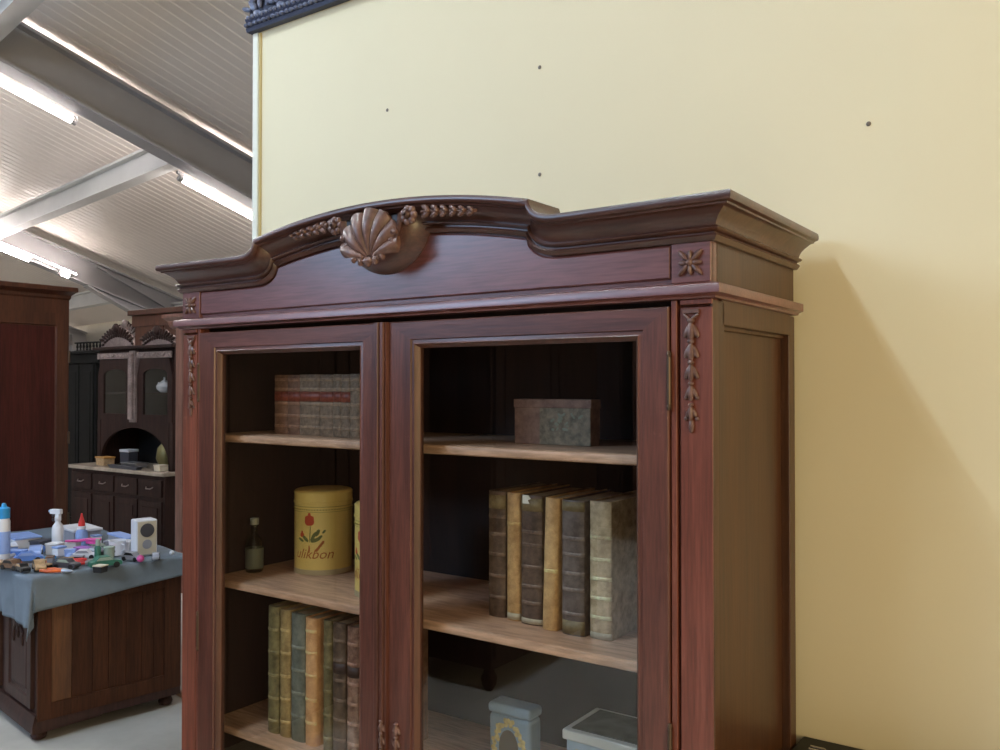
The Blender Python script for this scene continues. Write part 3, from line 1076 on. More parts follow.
def tin(loc, rz, label):
    t = thing('biscuit_tin', label, 'tin', loc, rz, 'yellow tins on the middle left shelf')
    m = M().lathe([(0.01, 0.0), (RT - 0.004, 0), (RT, 0.003), (RT, 0.206), (RT - 0.0015, 0.208)], n=56)
    b = m.done('tin_body', YEL, t, smooth=30)
    m = M().lathe([(RT + 0.0005, 0.207), (RT + 0.002, 0.209), (RT + 0.002, 0.213), (RT + 0.0005, 0.215), (RT + 0.0005, 0.236), (RT + 0.0015, 0.240), (RT - 0.003, 0.245), (RT - 0.010, 0.247), (0.004, 0.2465)], n=56)
    m.done('lid', YEL, t, smooth=30)
    m = M().lathe([(RT - 0.001, 0.001), (RT + 0.0008, 0.001), (RT + 0.0008, 0.016), (RT - 0.001, 0.016)], n=56)
    m.done('foot_band', YELB, b, smooth=30)
    # printed dotted border
    m = M()
    for k in range(64):
        a = 2 * PI * k / 64
        m.ell((RT * math.sin(a), -RT * math.cos(a), 0.192), (0.0028, 0.0028, 0.0022), None, 6, 4)
    m.lathe([(RT, 0.1995), (RT + 0.0005, 0.1995), (RT + 0.0005, 0.2010), (RT, 0.2010)], n=56)
    m.lathe([(RT, 0.1850), (RT + 0.0005, 0.1850), (RT + 0.0005, 0.1860), (RT, 0.1860)], n=56)
    m.done('dotted_border', INKL, b, smooth=0)

    def leafs(lst, name, mat, cx=0.0):
        mm = M()
        for (x, z, sx, sz, a) in lst:
            mm.ell((x * 1.35 + cx, 0.0, 0.112 + (z - 0.112) * 1.12), (sx * 1.35, 0.0009, sz * 1.25), Euler((0, a, 0)).to_matrix(), 10, 6)
        wrap(mm.b, RT)
        mm.done(name, mat, b, smooth=0)
    leafs([(0, 0.153, 0.012, 0.011, 0), (-0.005, 0.159, 0.006, 0.009, -0.3), (0.005, 0.159, 0.006, 0.009, 0.3), (0, 0.167, 0.004, 0.009, 0),
           (-0.019, 0.117, 0.006, 0.006, 0), (-0.019, 0.123, 0.003, 0.005, 0)], 'printed_rose', INKR)
    leafs([(0.002, 0.120, 0.0012, 0.022, 0.05), (0.012, 0.118, 0.004, 0.011, 0.7), (0.019, 0.124, 0.004, 0.010, 0.5), (-0.010, 0.108, 0.004, 0.012, -0.9),
           (-0.022, 0.104, 0.003, 0.010, -1.2), (0.017, 0.106, 0.004, 0.012, 1.1), (0.008, 0.106, 0.005, 0.008, 0.2), (0.024, 0.112, 0.003, 0.008, 0.9), (-0.014, 0.112, 0.0012, 0.012, -0.6), (0.033, 0.127, 0.0025, 0.006, 0.8)], 'printed_leaves', INKG)
    me = text_mesh('ulikbon', 0.030, 0.3)
    bb = bmesh.new()
    bb.from_mesh(me)
    bmesh.ops.subdivide_edges(bb, edges=[e for e in bb.edges if e.calc_length() > 0.006], cuts=2)
    bmesh.ops.triangulate(bb, faces=bb.faces)
    for v in bb.verts:
        v.co = (v.co.x * 1.40 + 0.010, 0.0008, v.co.y * 1.35 + 0.050)
    ex = M()
    ex.b = bb
    wrap(ex.b, RT)
    ex.done('printed_lettering', INKB, b, smooth=0)
    leafs([(0.018 + 0.004 * k, 0.080 + 0.006 * k, 0.003, 0.006, 0.6) for k in range(4)] + [(0.0, 0.081, 0.002, 0.010, 0)], 'lettering_flourish', INKB)
    return t


tin((-1.962, 1.862, 1.0942), R(18), 'round yellow tin with red rose and brown lettering, fully in view behind left pane')
tin((-1.602, 1.752, 1.0942), R(-10), 'second round yellow tin, mostly hidden behind the middle door stile')

# small bottle left of the tin
BOTG = glass_mat('bottle_glass', 0.04, (0.74, 0.80, 0.74))
t = thing('glass_bottle', 'small clear glass bottle with pale label left of the yellow tin', 'bottle', (-2.112, 1.725, 1.0942))
m = M().lathe([(0.004, 0), (0.024, 0.001), (0.026, 0.005), (0.026, 0.085), (0.022, 0.098), (0.010, 0.112), (0.009, 0.140), (0.011, 0.142)], n=28)
m.done('bottle_body', BOTG, t)
m = M().lathe([(0.0265, 0.012), (0.0268, 0.012), (0.0268, 0.072), (0.0265, 0.072)], n=28)
m.done('paper_label', plain('faded_grey_green_label', (0.13, 0.15, 0.125), 0.6), t)
m = M().lathe([(0.003, 0.140), (0.0125, 0.141), (0.013, 0.160), (0.003, 0.162)], n=20)
m.done('stopper', plain('pale_grey_stopper', (0.30, 0.32, 0.30), 0.4), t)

# --- bottom: blue tin with flower arch, white-lidded box
BLU = plain('powder_blue_enamel', (0.27, 0.38, 0.52), 0.35, var=0.06)
t = thing('blue_tin', 'pale blue tin with yellow flower arch behind the right pane', 'tin', (-1.205, 1.80, 0.6802))
m = M().box(-1.262, -1.140, 1.745, 1.80, 0.6802, 0.852)
m.done('tin_body', BLU, t, world=True, bevel=0.012, seg=4)
m = M().box(-1.264, -1.138, 1.743, 1.802, 0.852, 0.878)
m.done('lid', BLU, t, world=True, bevel=0.010, seg=4)
m = M()
random.seed(5)
for k in range(34):
    a = PI * k / 33
    x, z = -1.201 + 0.040 * math.cos(a), 0.775 + 0.062 * math.sin(a)
    m.ell((x + random.uniform(-0.006, 0.006), 1.7445, z + random.uniform(-0.006, 0.006)), (0.0062, 0.002, 0.0062), None, 8, 6)
for k in range(16):
    for sg in (-1, 1):
        m.ell((-1.201 + sg * 0.040 + random.uniform(-0.005, 0.005), 1.7445, 0.69 + k * 0.0055), (0.005, 0.002, 0.005), None, 8, 6)
m.done('flower_arch', plain('pale_yellow_print', (0.62, 0.52, 0.24), 0.5, var=0.3, scale=90), t, world=True)
m = M()
arch = [(-1.229, 0.70), (-1.173, 0.70)] + [(-1.201 + 0.028 * math.cos(PI * k / 14), 0.775 + 0.045 * math.sin(PI * k / 14)) for k in range(15)]
m.prism(arch, 1.7440, 1.7455)
m.done('arch_opening', plain('grey_brown_print', (0.13, 0.11, 0.085), 0.5), t, world=True)

LIDW = plain('off_white_lid', (0.85, 0.88, 0.84), 0.4, var=0.05)
t = thing('keepsake_box', 'white-lidded box with pale blue sides behind the right pane', 'box', (-0.95, 1.83, 0.6802))
m = M().box(-1.072, -0.775, 1.80, 1.955, 0.6802, 0.815)
m.done('body', plain('pale_blue_card', (0.48, 0.62, 0.75), 0.5), t, world=True, bevel=0.003)
m = M().box(-1.080, -0.767, 1.792, 1.963, 0.812, 0.836)
lid = m.done('lid', LIDW, t, world=True, bevel=0.004)
m = M().box(-1.062, -0.785, 1.808, 1.948, 0.8355, 0.838)
m.done('lid_picture', plain('grey_green_picture', (0.10, 0.12, 0.10), 0.4, var=0.5, scale=30), lid, world=True)
m = M()
for (x, z, r) in ((-1.035, 0.775, 0.020), (-1.0, 0.765, 0.014), (-1.02, 0.74, 0.016), (-0.94, 0.77, 0.018), (-0.90, 0.76, 0.015)):
    for k in range(6):
        a = k * PI / 3
        m.ell((x + r * 0.6 * math.cos(a), 1.7995, z + r * 0.6 * math.sin(a)), (r * 0.45, 0.002, r * 0.45), None, 8, 6)
m.done('printed_flowers', plain('cream_yellow_print', (0.70, 0.66, 0.42), 0.5), t, world=True)

# ================================================================== OAK DESK WITH CLOTH (left)
DOAK = wood('dark_oak_boards', (0.035, 0.011, 0.004), (0.085, 0.028, 0.010), 0.7, (16, 16, 1.2), coat=0.0, spec=0.25)
DOAK2 = wood('lighter_oak_board', (0.075, 0.028, 0.008), (0.16, 0.062, 0.018), 0.7, (16, 16, 1.2))
DREY = wood('plum_brown_oak', (0.026, 0.011, 0.009), (0.065, 0.028, 0.021), 0.55, (18, 18, 1.2), coat=0.0, spec=0.3)
DL, DD, DH = 1.42, 0.69, 0.765
desk = thing('oak_chest', 'low dark oak chest with bun feet under a grey-blue cloth', 'chest', (-4.085, 2.085, 0), R(-9))


def D(mm, name, mat, **k):
    return mm.done(name, mat, k.pop('parent', desk), **k)


m = M().box(-DL, -0.0, 0.015, DD, 0.10, 0.70)
D(m, 'carcass', DREY, bevel=0.003)
# side boards (right end): frame and vertical boards
yb = [0.06, 0.155, 0.25, 0.325, 0.41, 0.49, 0.55, 0.605]
for i in range(len(yb) - 1):
    m = M().box(0.0, 0.007 + 0.002 * (i % 2), yb[i] + 0.0008, yb[i + 1] - 0.0008, 0.15, 0.64)
    D(m, 'side_board', DOAK2 if i == 0 else DOAK, bevel=0.0012)
m = M().box(0.0, 0.018, 0.0, 0.062, 0.10, 0.70)
m.box(0.0, 0.018, 0.602, 0.69, 0.10, 0.70)
m.box(0.0, 0.016, 0.06, 0.605, 0.62, 0.70)
m.box(0.0, 0.016, 0.06, 0.605, 0.10, 0.175)
D(m, 'side_frame', DOAK, bevel=0.002)
m = M().box(-DL - 0.02, 0.024, -0.02, DD + 0.03, 0.70, DH)
D(m, 'top', DREY, bevel=0.006)
m = M()
pl = [(0.012, 0.045), (0.022, 0.05), (0.022, 0.085), (0.016, 0.10), (0.006, 0.125), (0.0, 0.125)]
m.loft([[(-DL - 0.0, -o, z) for o, z in pl] + [(-DL, 0.3, 0.125), (-DL, 0.3, 0.045)], [(o, -o, z) for o, z in pl] + [(-0.01, 0.3, 0.125), (-0.01, 0.3, 0.045)]])
m.box(-DL, 0.012, 0.0, DD, 0.06, 0.11)
D(m, 'plinth', DREY, smooth=30)
for (x, y) in ((-0.05, 0.03), (-DL + 0.05, 0.03), (-0.05, DD - 0.05), (-DL + 0.05, DD - 0.05)):
    m = M().lathe([(0.018, 0), (0.030, 0.006), (0.036, 0.022), (0.030, 0.04), (0.020, 0.048), (0.026, 0.062)], (x, y, 0), n=24)
    D(m, 'foot', DREY)
# front: three carved doors
for k in range(3):
    x1 = -0.065 - k * 0.46
    x0 = x1 - 0.38
    if k == 0:
        x0 = x1 - 0.36
    m = M()

    def rc(a, b, c, d, y):
        return [(a, y, c), (b, y, c), (b, y, d), (a, y, d)]
    m.loft([rc(x0, x1, 0.14, 0.69, 0.015), rc(x0, x1, 0.14, 0.69, -0.004), rc(x0 + 0.05, x1 - 0.05, 0.19, 0.64, -0.004), rc(x0 + 0.055, x1 - 0.055, 0.195, 0.635, 0.004),
            rc(x0 + 0.07, x1 - 0.07, 0.21, 0.62, 0.006), rc(x0 + 0.08, x1 - 0.08, 0.22, 0.61, 0.001)])
    dd = D(m, 'door', DREY, smooth=20)
    m = M()
    cx = (x0 + x1) / 2
    for (dx, dz, sx, sz, a) in ((0, 0.50, 0.014, 0.03, 0), (-0.03, 0.515, 0.012, 0.028, -0.9), (0.03, 0.515, 0.012, 0.028, 0.9), (-0.05, 0.485, 0.010, 0.03, -2.2), (0.05, 0.485, 0.010, 0.03, 2.2),
                                (-0.06, 0.44, 0.008, 0.03, 0.1), (0.06, 0.44, 0.008, 0.03, -0.1), (0, 0.46, 0.008, 0.022, 0), (-0.02, 0.54, 0.008, 0.016, -0.4), (0.02, 0.54, 0.008, 0.016, 0.4)):
        m.ell((cx + dx, -0.002, dz), (sx, 0.008, sz), Euler((0, a, 0)).to_matrix(), 10, 8)
    D(m, 'door_carving', DREY, parent=dd)

# cloth
CLOTH = plain('grey_blue_cloth', (0.155, 0.195, 0.24), 0.85, var=0.12, scale=9)


def cloth_sheet():
    m = M()
    nx, ny = 130, 80
    hx, hf, hb = 0.165, 0.235, 0.10   # hang: right side, front, back
    x0, x1, y0, y1 = -DL - 0.02, 0.026, -0.022, DD + 0.04
    zt = DH + 0.006
    rows = []
    for j in range(ny + 1):
        v = y0 - hf + (y1 - y0 + hf + hb) * j / ny
        row = []
        for i in range(nx + 1):
            u = x0 - 0.1 + (x1 - x0 + 0.1 + hx * (1.0 - 0.38 * max(0, min(1, (v - y0) / (y1 - y0))))) * i / nx
            cx, cy = max(x0, min(x1, u)), max(y0, min(y1, v))
            dx, dy = u - cx, v - cy
            Ld = math.hypot(dx, dy)
            if Ld < 1e-6:
                z = zt + 0.002 * math.sin(u * 9 + v * 5) * math.sin(v * 11)
                row.append((u, v, z))
                continue
            nxv, nyv = dx / Ld, dy / Ld
            az = math.atan2(dy, dx)
            corner = abs(dx) > 1e-6 and abs(dy) > 1e-6
            rip = 0.010 * math.sin(u * 23 + v * 17) + 0.008 * math.sin(u * 41 + 1.0)
            if corner:
                rip = 0.028 * math.sin(az * 6.0 + 0.6)
            rr = 0.012
            ang = min(PI / 2, Ld / rr)
            out = rr * math.sin(ang)
            dn = rr * (1 - math.cos(ang)) + max(0, Ld - rr * PI / 2)
            out += (0.05 + rip * 6.0) * min(dn, 0.3) * 0.55 + 0.002
            row.append((cx + nxv * out, cy + nyv * out, zt - dn + 0.004 * math.sin(u * 15)))
        rows.append(row)
    m.loft(rows, closed=False, cap=False)
    return m


cl = cloth_sheet()
cl.b.transform(Matrix.Translation((-4.085, 2.085, 0)) @ Matrix.Rotation(R(-9), 4, 'Z'))
clo = cl.done('tablecloth', CLOTH, smooth=80, solid=0.003)
tag(clo, 'grey-blue cloth draped over the low oak chest', 'cloth')

# ------------------------------------------------------------------ clutter on the cloth
ZT = 0.7745
Wp = plain('white_plastic', (0.72, 0.73, 0.78), 0.35, var=0.03)
Cream = plain('cream_plastic', (0.62, 0.56, 0.44), 0.4, var=0.04)
Grey = plain('grey_plastic', (0.30, 0.31, 0.36), 0.4, var=0.1)
Dgrey = plain('dark_grey_plastic', (0.06, 0.06, 0.075), 0.4, var=0.1)
Blue = plain('bright_blue_plastic', (0.10, 0.22, 0.60), 0.35, var=0.1)
LBlue = plain('pale_blue_plastic', (0.26, 0.38, 0.72), 0.4, var=0.1)
Cyan = plain('cyan_plastic', (0.03, 0.30, 0.65), 0.35)
Red = plain('red_plastic', (0.60, 0.03, 0.03), 0.35)
Orange = plain('orange_plastic', (0.72, 0.13, 0.02), 0.35)
Pink = plain('magenta_plastic', (0.62, 0.08, 0.30), 0.35)
Green = plain('teal_green_plastic', (0.035, 0.17, 0.12), 0.35)
Brown = plain('brown_leatherette', (0.15, 0.085, 0.05), 0.5, var=0.3, scale=60)
Tan = plain('tan_wood_bits', (0.42, 0.28, 0.15), 0.5, var=0.25, scale=60)
Black = plain('black_plastic', (0.012, 0.012, 0.014), 0.35)
Steel = plain('brushed_steel', (0.45, 0.46, 0.5), 0.3, 0.9)
Clearish = plain('pale_green_glass', (0.34, 0.42, 0.36), 0.2)

# spray bottle
t = thing('spray_bottle', 'white trigger spray bottle standing among the clutter on the cloth', 'bottle', (-4.66, 2.49, ZT), R(20))
m = M().lathe([(0.01, 0), (0.028, 0.001), (0.030, 0.006), (0.030, 0.105), (0.026, 0.125), (0.014, 0.14), (0.012, 0.152)], n=28)
m.done('bottle_body', Wp, t)
m = M().lathe([(0.015, 0.150), (0.016, 0.152), (0.016, 0.170), (0.013, 0.172)], n=20)
m.done('collar', Wp, t)
m = M().box(-0.045, 0.022, -0.012, 0.012, 0.186, 0.212)
m.box(-0.012, 0.014, -0.011, 0.011, 0.168, 0.192)
hd = m.done('spray_head', Wp, t, bevel=0.004)
m = M().tube([(-0.022, 0, 0.190), (-0.034, 0, 0.176), (-0.036, 0, 0.158), (-0.030, 0, 0.148)], [0.006, 0.006, 0.005, 0.004], 8)
m.done('trigger', Dgrey, hd)
m = M().cyl((-0.045, 0, 0.200), (-0.056, 0, 0.200), 0.007, n=10)
m.done('nozzle', LBlue, hd)

# bottle with blue cap at left edge
t = thing('lotion_bottle', 'white bottle with bright blue cap at the left edge of the cloth', 'bottle', (-4.545, 2.155, ZT))
m = M().lathe([(0.01, 0), (0.026, 0.001), (0.029, 0.008), (0.029, 0.200), (0.024, 0.215)], n=28)
m.done('bottle_body', Wp, t)
m = M().lathe([(0.0295, 0.040), (0.0298, 0.040), (0.0298, 0.150), (0.0295, 0.150)], n=28)
m.done('label', LBlue, t)
m = M().lathe([(0.025, 0.214), (0.028, 0.216), (0.028, 0.265), (0.014, 0.272), (0.008, 0.29), (0.003, 0.291)], n=24)
m.done('cap', Cyan, t)

# glue bottle with red cap
t = thing('glue_bottle', 'pale blue glue bottle with pointed red cap behind pink clutter', 'bottle', (-4.62, 2.60, ZT))
m = M().lathe([(0.01, 0), (0.030, 0.001), (0.032, 0.006), (0.032, 0.07), (0.026, 0.088), (0.014, 0.096)], n=24)
m.done('bottle_body', LBlue, t)
m = M().lathe([(0.019, 0.094), (0.021, 0.096), (0.021, 0.110), (0.017, 0.112)], n=20)
m.done('collar', Wp, t)
m = M().lathe([(0.018, 0.111), (0.017, 0.130), (0.008, 0.160), (0.004, 0.180), (0.002, 0.181)], n=20)
m.done('cap', Red, t)

# white alarm-box / speaker
t = thing('radio_speaker', 'small white boxy speaker with two round openings at the right of the cloth', 'speaker', (-4.13, 2.66, ZT), R(76))
m = M().box(-0.053, 0.053, -0.045, 0.045, 0.0, 0.185)
b = m.done('housing', Wp, t, bevel=0.006)
m = M().box(-0.047, 0.047, -0.0475, -0.044, 0.008, 0.177)
f = m.done('front_panel', Cream, t, bevel=0.001)
MX = Matrix.Rotation(PI / 2, 4, 'X')
m = M().lathe([(0.031, 0), (0.035, 0.001), (0.035, 0.003), (0.031, 0.0035)], n=28, mat=Matrix.Translation((0, -0.047, 0.132)) @ MX)
m.done('round_opening', Dgrey, f)
m = M().lathe([(0.002, 0.0003), (0.031, 0.0005), (0.0305, 0.001), (0.002, 0.0012)], n=28, mat=Matrix.Translation((0, -0.047, 0.132)) @ MX)
m.done('round_opening', Black, f)
m = M().lathe([(0.002, 0.0005), (0.024, 0.0006), (0.0235, 0.0016), (0.002, 0.0022)], n=28, mat=Matrix.Translation((0, -0.047, 0.060)) @ MX)
m.done('round_opening', Grey, f)

# white cup, small wheel, red ball
t = thing('plastic_cup', 'small white plastic cup left of the white speaker', 'cup', (-4.235, 2.575, ZT))
m = M().lathe([(0.002, 0), (0.034, 0.001), (0.042, 0.075), (0.044, 0.077), (0.040, 0.077), (0.033, 0.006), (0.002, 0.005)], n=28)
m.done('cup_body', Wp, t)
m = M().tube([(0.038, 0, 0.062), (0.060, 0, 0.058), (0.064, 0, 0.035), (0.037, 0, 0.020)], 0.004, 8)
m.done('handle', Wp, t)


def toy_car(loc, rz, body, roof, label, s=1.0):
    t = thing('toy_car', label, 'toy car', loc, rz, 'toy cars on the cloth')
    prof = [(-0.06, 0.010), (0.06, 0.010), (0.062, 0.022), (0.055, 0.028), (0.030, 0.031), (0.014, 0.048), (-0.028, 0.049), (-0.044, 0.032), (-0.060, 0.029)]
    m = M().prism([(x * s, z * s) for x, z in prof], -0.024 * s, 0.024 * s)
    b = m.done('car_body', body, t, bevel=0.003 * s)
    prof = [(0.027, 0.033), (0.013, 0.046), (-0.026, 0.0465), (-0.039, 0.034)]
    m = M().prism([(x * s, z * s) for x, z in prof], -0.0252 * s, 0.0252 * s)
    m.done('car_windows', roof, b)
    for sx in (-0.038, 0.038):
        for sy in (-0.022, 0.022):
            m = M().lathe([(0.003, -0.005), (0.012, -0.0045), (0.0125, 0), (0.012, 0.0045), (0.003, 0.005)], n=16, mat=Matrix.Translation((sx * s, sy * s, 0.0125 * s)) @ MX @ Matrix.Scale(s, 4))
            m.done('wheel', Black, t)
    return t


toy_car((-4.31, 2.085, ZT), R(12), Brown, Black, 'brown toy car at the front edge of the cloth, farthest left')
toy_car((-4.19, 2.150, ZT), R(-20), Tan, Black, 'tan toy car at the front edge of the cloth, beside the brown one')
toy_car((-4.12, 2.245, ZT), R(25), Dgrey, Clearish, 'dark grey toy car behind the orange pliers')
toy_car((-4.42, 2.215, ZT), R(60), Blue, LBlue, 'bright blue toy car left of centre on the cloth', 1.1)
toy_car((-3.985, 2.36, ZT), R(75), Green, Clearish, 'teal green toy car near the right front of the cloth', 1.2)
toy_car((-4.035, 2.535, ZT), R(15), Grey, Black, 'grey toy car in front of the white cup', 0.9)
toy_car((-4.52, 2.30, ZT), R(-30), LBlue, Wp, 'pale blue toy car behind the bright blue one', 1.2)
toy_car((-4.27, 2.42, ZT), R(45), Wp, Grey, 'white toy car in the middle of the pile', 1.0)
toy_car((-3.965, 2.62, ZT), R(-35), Grey, Dgrey, 'small grey toy car at the right, in front of the speaker', 0.7)


# pliers
def pliers(loc, rz, col, label):
    t = thing('pliers', label, 'pliers', loc, rz, 'pliers on the cloth')
    for sg in (-1, 1):
        m = M().tube([(0.008, 0, 0.008), (-0.02, sg * 0.016, 0.009), (-0.06, sg * 0.024, 0.009), (-0.105, sg * 0.016, 0.009)], [0.005, 0.007, 0.008, 0.0065], 10)
        m.done('handle', col, t)
    m = M().tube([(0.0, 0, 0.009), (0.018, 0.0, 0.009), (0.055, 0.0, 0.009)], [0.012, 0.011, 0.004], 10)
    m.done('jaws', Steel, t)
    return t


pliers((-4.045, 2.185, ZT), R(25), Orange, 'pliers with orange handles at the front edge of the cloth')
pliers((-4.11, 2.335, ZT + 0.004), R(40), Red, 'pliers with red handles behind the orange ones')

# small boxes and bits
def bit(name, cat, label, loc, size, mat, rz=0.0, lidmat=None):
    t = thing(name, label, cat, loc, rz, None)
    sx, sy, sz = size
    m = M()
    m.loft([[(-sx * .47, -sy * .47, 0), (sx * .47, -sy * .47, 0), (sx * .47, sy * .47, 0), (-sx * .47, sy * .47, 0)],
            [(-sx * .5, -sy * .5, sz * .85), (sx * .5, -sy * .5, sz * .85), (sx * .5, sy * .5, sz * .85), (-sx * .5, sy * .5, sz * .85)]])
    m.done('body', mat, t, bevel=min(size) * 0.08)
    m = M().box(-sx * .53, sx * .53, -sy * .53, sy * .53, sz * .82, sz)
    m.done('rim', lidmat or mat, t, bevel=min(size) * 0.06)
    return t


bit('plastic_tray', 'tray', 'white plastic tray at the left, behind the blue toy cars', (-4.90, 2.42, ZT), (0.20, 0.13, 0.06), Wp, R(-9), LBlue)
bit('plastic_tray', 'tray', 'grey plastic tray behind the white spray bottle', (-4.80, 2.69, ZT), (0.24, 0.15, 0.08), Grey, R(-9), Wp)
bit('storage_box', 'box', 'dark grey box between the white tray and the spray bottle', (-4.745, 2.45, ZT), (0.09, 0.09, 0.045), Dgrey, R(10))
bit('storage_box', 'box', 'long pale grey box at the back of the cloth, right of the glue bottle', (-4.46, 2.745, ZT), (0.24, 0.07, 0.06), Grey, R(-9), LBlue)
bit('storage_box', 'box', 'small white carton in the middle of the pile', (-4.52, 2.40, ZT), (0.07, 0.06, 0.06), Wp, R(25))
bit('storage_box', 'box', 'pale green box in front of the glue bottle', (-4.385, 2.555, ZT), (0.08, 0.06, 0.04), Clearish, R(-20))
bit('storage_box', 'box', 'tan wooden box at the front left of the cloth', (-4.41, 2.08, ZT), (0.07, 0.05, 0.03), Tan, R(8))
bit('storage_box', 'box', 'small yellow-brown box right of the brown toys', (-4.235, 2.305, ZT), (0.05, 0.05, 0.028), plain('mustard_card', (0.55, 0.33, 0.06), 0.5), R(30))
bit('storage_box', 'box', 'cream-labelled small box at the front right edge of the cloth', (-3.905, 2.29, ZT), (0.05, 0.045, 0.035), Black, R(20), Cream)
bit('storage_box', 'box', 'dark box right of the red-handled pliers', (-4.10, 2.43, ZT), (0.08, 0.05, 0.06), Dgrey, R(65))
bit('storage_box', 'box', 'white box behind the plastic cup', (-4.27, 2.66, ZT), (0.07, 0.05, 0.06), Wp, R(10))

Purple = plain('purple_plastic', (0.30, 0.10, 0.42), 0.4)
for nm, ct, lab, lc, sz, mt, rz, lm in (
        ('toy_block', 'toy block', 'white toy block just right of the spray bottle foot', (-4.53, 2.50), (0.07, 0.05, 0.05), Wp, 30, None),
        ('toy_block', 'toy block', 'purple toy block under the magenta brush', (-4.40, 2.49), (0.09, 0.05, 0.038), Purple, 15, None),
        ('toy_block', 'toy block', 'pale blue toy block left of the white toy car', (-4.36, 2.395), (0.05, 0.035, 0.045), LBlue, 50, None),
        ('toy_block', 'toy block', 'red toy block between the two pliers', (-4.155, 2.29), (0.035, 0.022, 0.022), Red, 70, None),
        ('toy_block', 'toy block', 'black toy block at the front, left of the orange pliers', (-4.20, 2.195), (0.05, 0.035, 0.022), Black, 10, Tan),
        ('toy_block', 'toy block', 'brown block on the front edge beside the lotion bottle', (-4.475, 2.075), (0.06, 0.04, 0.03), Brown, -10, None),
        ('toy_block', 'toy block', 'white block beside the small white box in the pile', (-4.43, 2.375), (0.05, 0.05, 0.055), Wp, 5, LBlue),
        ('toy_block', 'toy block', 'pale blue block in front of the left white tray', (-4.78, 2.30), (0.12, 0.06, 0.04), LBlue, -20, Wp),
        ('toy_block', 'toy block', 'blue block between lotion bottle and blue toy car', (-4.62, 2.26), (0.09, 0.05, 0.035), Blue, 30, LBlue),
        ('toy_block', 'toy block', 'grey block between the cup and the long grey box', (-4.37, 2.625), (0.07, 0.04, 0.055), Grey, 30, None),
        ('toy_block', 'toy block', 'white block left of the speaker foot', (-4.215, 2.68), (0.04, 0.04, 0.08), Wp, 20, LBlue),
        ('toy_block', 'toy block', 'dark block in front of the white toy car', (-4.24, 2.365), (0.06, 0.03, 0.03), Black, 40, Grey),
        ('toy_block', 'toy block', 'orange block in the middle of the brown pile', (-4.29, 2.215), (0.04, 0.03, 0.026), Orange, 60, Tan),
        ('toy_block', 'toy block', 'grey block beside the bright blue toy car', (-4.33, 2.275), (0.05, 0.035, 0.03), Grey, -40, Brown),
        ('toy_block', 'toy block', 'tan block at the far left front edge', (-4.62, 2.12), (0.06, 0.03, 0.028), Tan, 0, Orange),
        ('toy_block', 'toy block', 'white block behind the red-capped glue bottle', (-4.63, 2.69), (0.05, 0.04, 0.05), Wp, 0, LBlue)):
    bit(nm, ct, lab, (lc[0], lc[1], ZT), sz, mt, R(rz), lm)['group'] = 'toy blocks on the cloth'
toy_car((-4.30, 2.50, ZT), R(10), Grey, Wp, 'grey toy car with white windows behind the white toy car', 0.9)
toy_car((-4.20, 2.475, ZT), R(-50), Red, Black, 'red toy car between the white toy car and the tumbler', 0.8)
toy_car((-4.225, 2.09, ZT), R(-5), Black, Tan, 'black toy car on the front edge between the brown and tan ones', 0.8)
t = thing('marker_bottle', 'slim teal bottle standing beside the teal toy car', 'bottle', (-4.075, 2.375, ZT))
m = M().lathe([(0.004, 0), (0.014, 0.001), (0.015, 0.004), (0.015, 0.085), (0.010, 0.095)], n=20)
m.done('bottle_body', Green, t)
m = M().lathe([(0.009, 0.094), (0.011, 0.096), (0.010, 0.125), (0.003, 0.128)], n=16)
m.done('cap', Clearish, t)

# pink toy brush & red bits
t = thing('toy_brush', 'magenta toy brush lying in front of the glue bottle', 'brush', (-4.44, 2.50, ZT + 0.045), R(20))
m = M().tube([(-0.10, 0, 0.012), (-0.03, 0, 0.016), (0.06, 0, 0.03)], [0.006, 0.008, 0.007], 10)
m.done('handle', Pink, t)
m = M().box(0.03, 0.11, -0.016, 0.016, 0.022, 0.034)
m.box(0.034, 0.106, -0.013, 0.013, 0.006, 0.022)
m.done('brush_head', Pink, t, bevel=0.003)
for (x, y, r, mt, lab) in ((-3.965, 2.535, 0.018, Pink, 'small pink ball in front of the white speaker'), (-4.30, 2.36, 0.018, LBlue, 'small pale blue ball in the middle of the pile'),
                           (-4.60, 2.37, 0.022, Blue, 'blue ball behind the pale blue toy car'), (-4.00, 2.735, 0.012, Wp, 'tiny white ball near the right edge of the cloth')):
    m = M().ell((0, 0, 0), (r, r, r), None, 20, 14)
    m.lathe([(r * 1.0, -0.001), (r * 1.02, 0), (r * 1.0, 0.001)], n=24)
    o = m.done('toy_ball', mt)
    o.location = (x, y, ZT + r)
    tag(o, lab, 'ball', 'toy balls on the cloth')
# screwdrivers / pens
for (x, y, rz, mt, lab) in ((-4.33, 2.62, -9, LBlue, 'pale blue-handled screwdriver lying at the back of the cloth'), (-4.19, 2.385, 60, Red, 'red-handled screwdriver by the red pliers'),
                            (-4.37, 2.155, 15, Orange, 'orange-handled screwdriver at the front left of the cloth'), (-4.58, 2.20, -50, Wp, 'white-handled screwdriver near the blue-capped bottle'),
                            (-4.38, 2.33, 80, Cyan, 'cyan-handled screwdriver across the middle of the pile')):
    t = thing('screwdriver', lab, 'screwdriver', (x, y, ZT + 0.012), R(rz), 'screwdrivers on the cloth')
    m = M().tube([(-0.07, 0, 0), (-0.06, 0, 0), (-0.02, 0, 0), (0.0, 0, 0)], [0.007, 0.011, 0.011, 0.007], 10)
    m.done('handle', mt, t)
    m = M().tube([(0, 0, 0), (0.07, 0, 0), (0.08, 0, 0)], [0.003, 0.003, 0.004], 8)
    m.done('shaft', Steel, t)
m = M()
t = thing('drinking_glass', 'small pale green glass tumbler standing near the teal toy car', 'glass', (-4.05, 2.42, ZT))
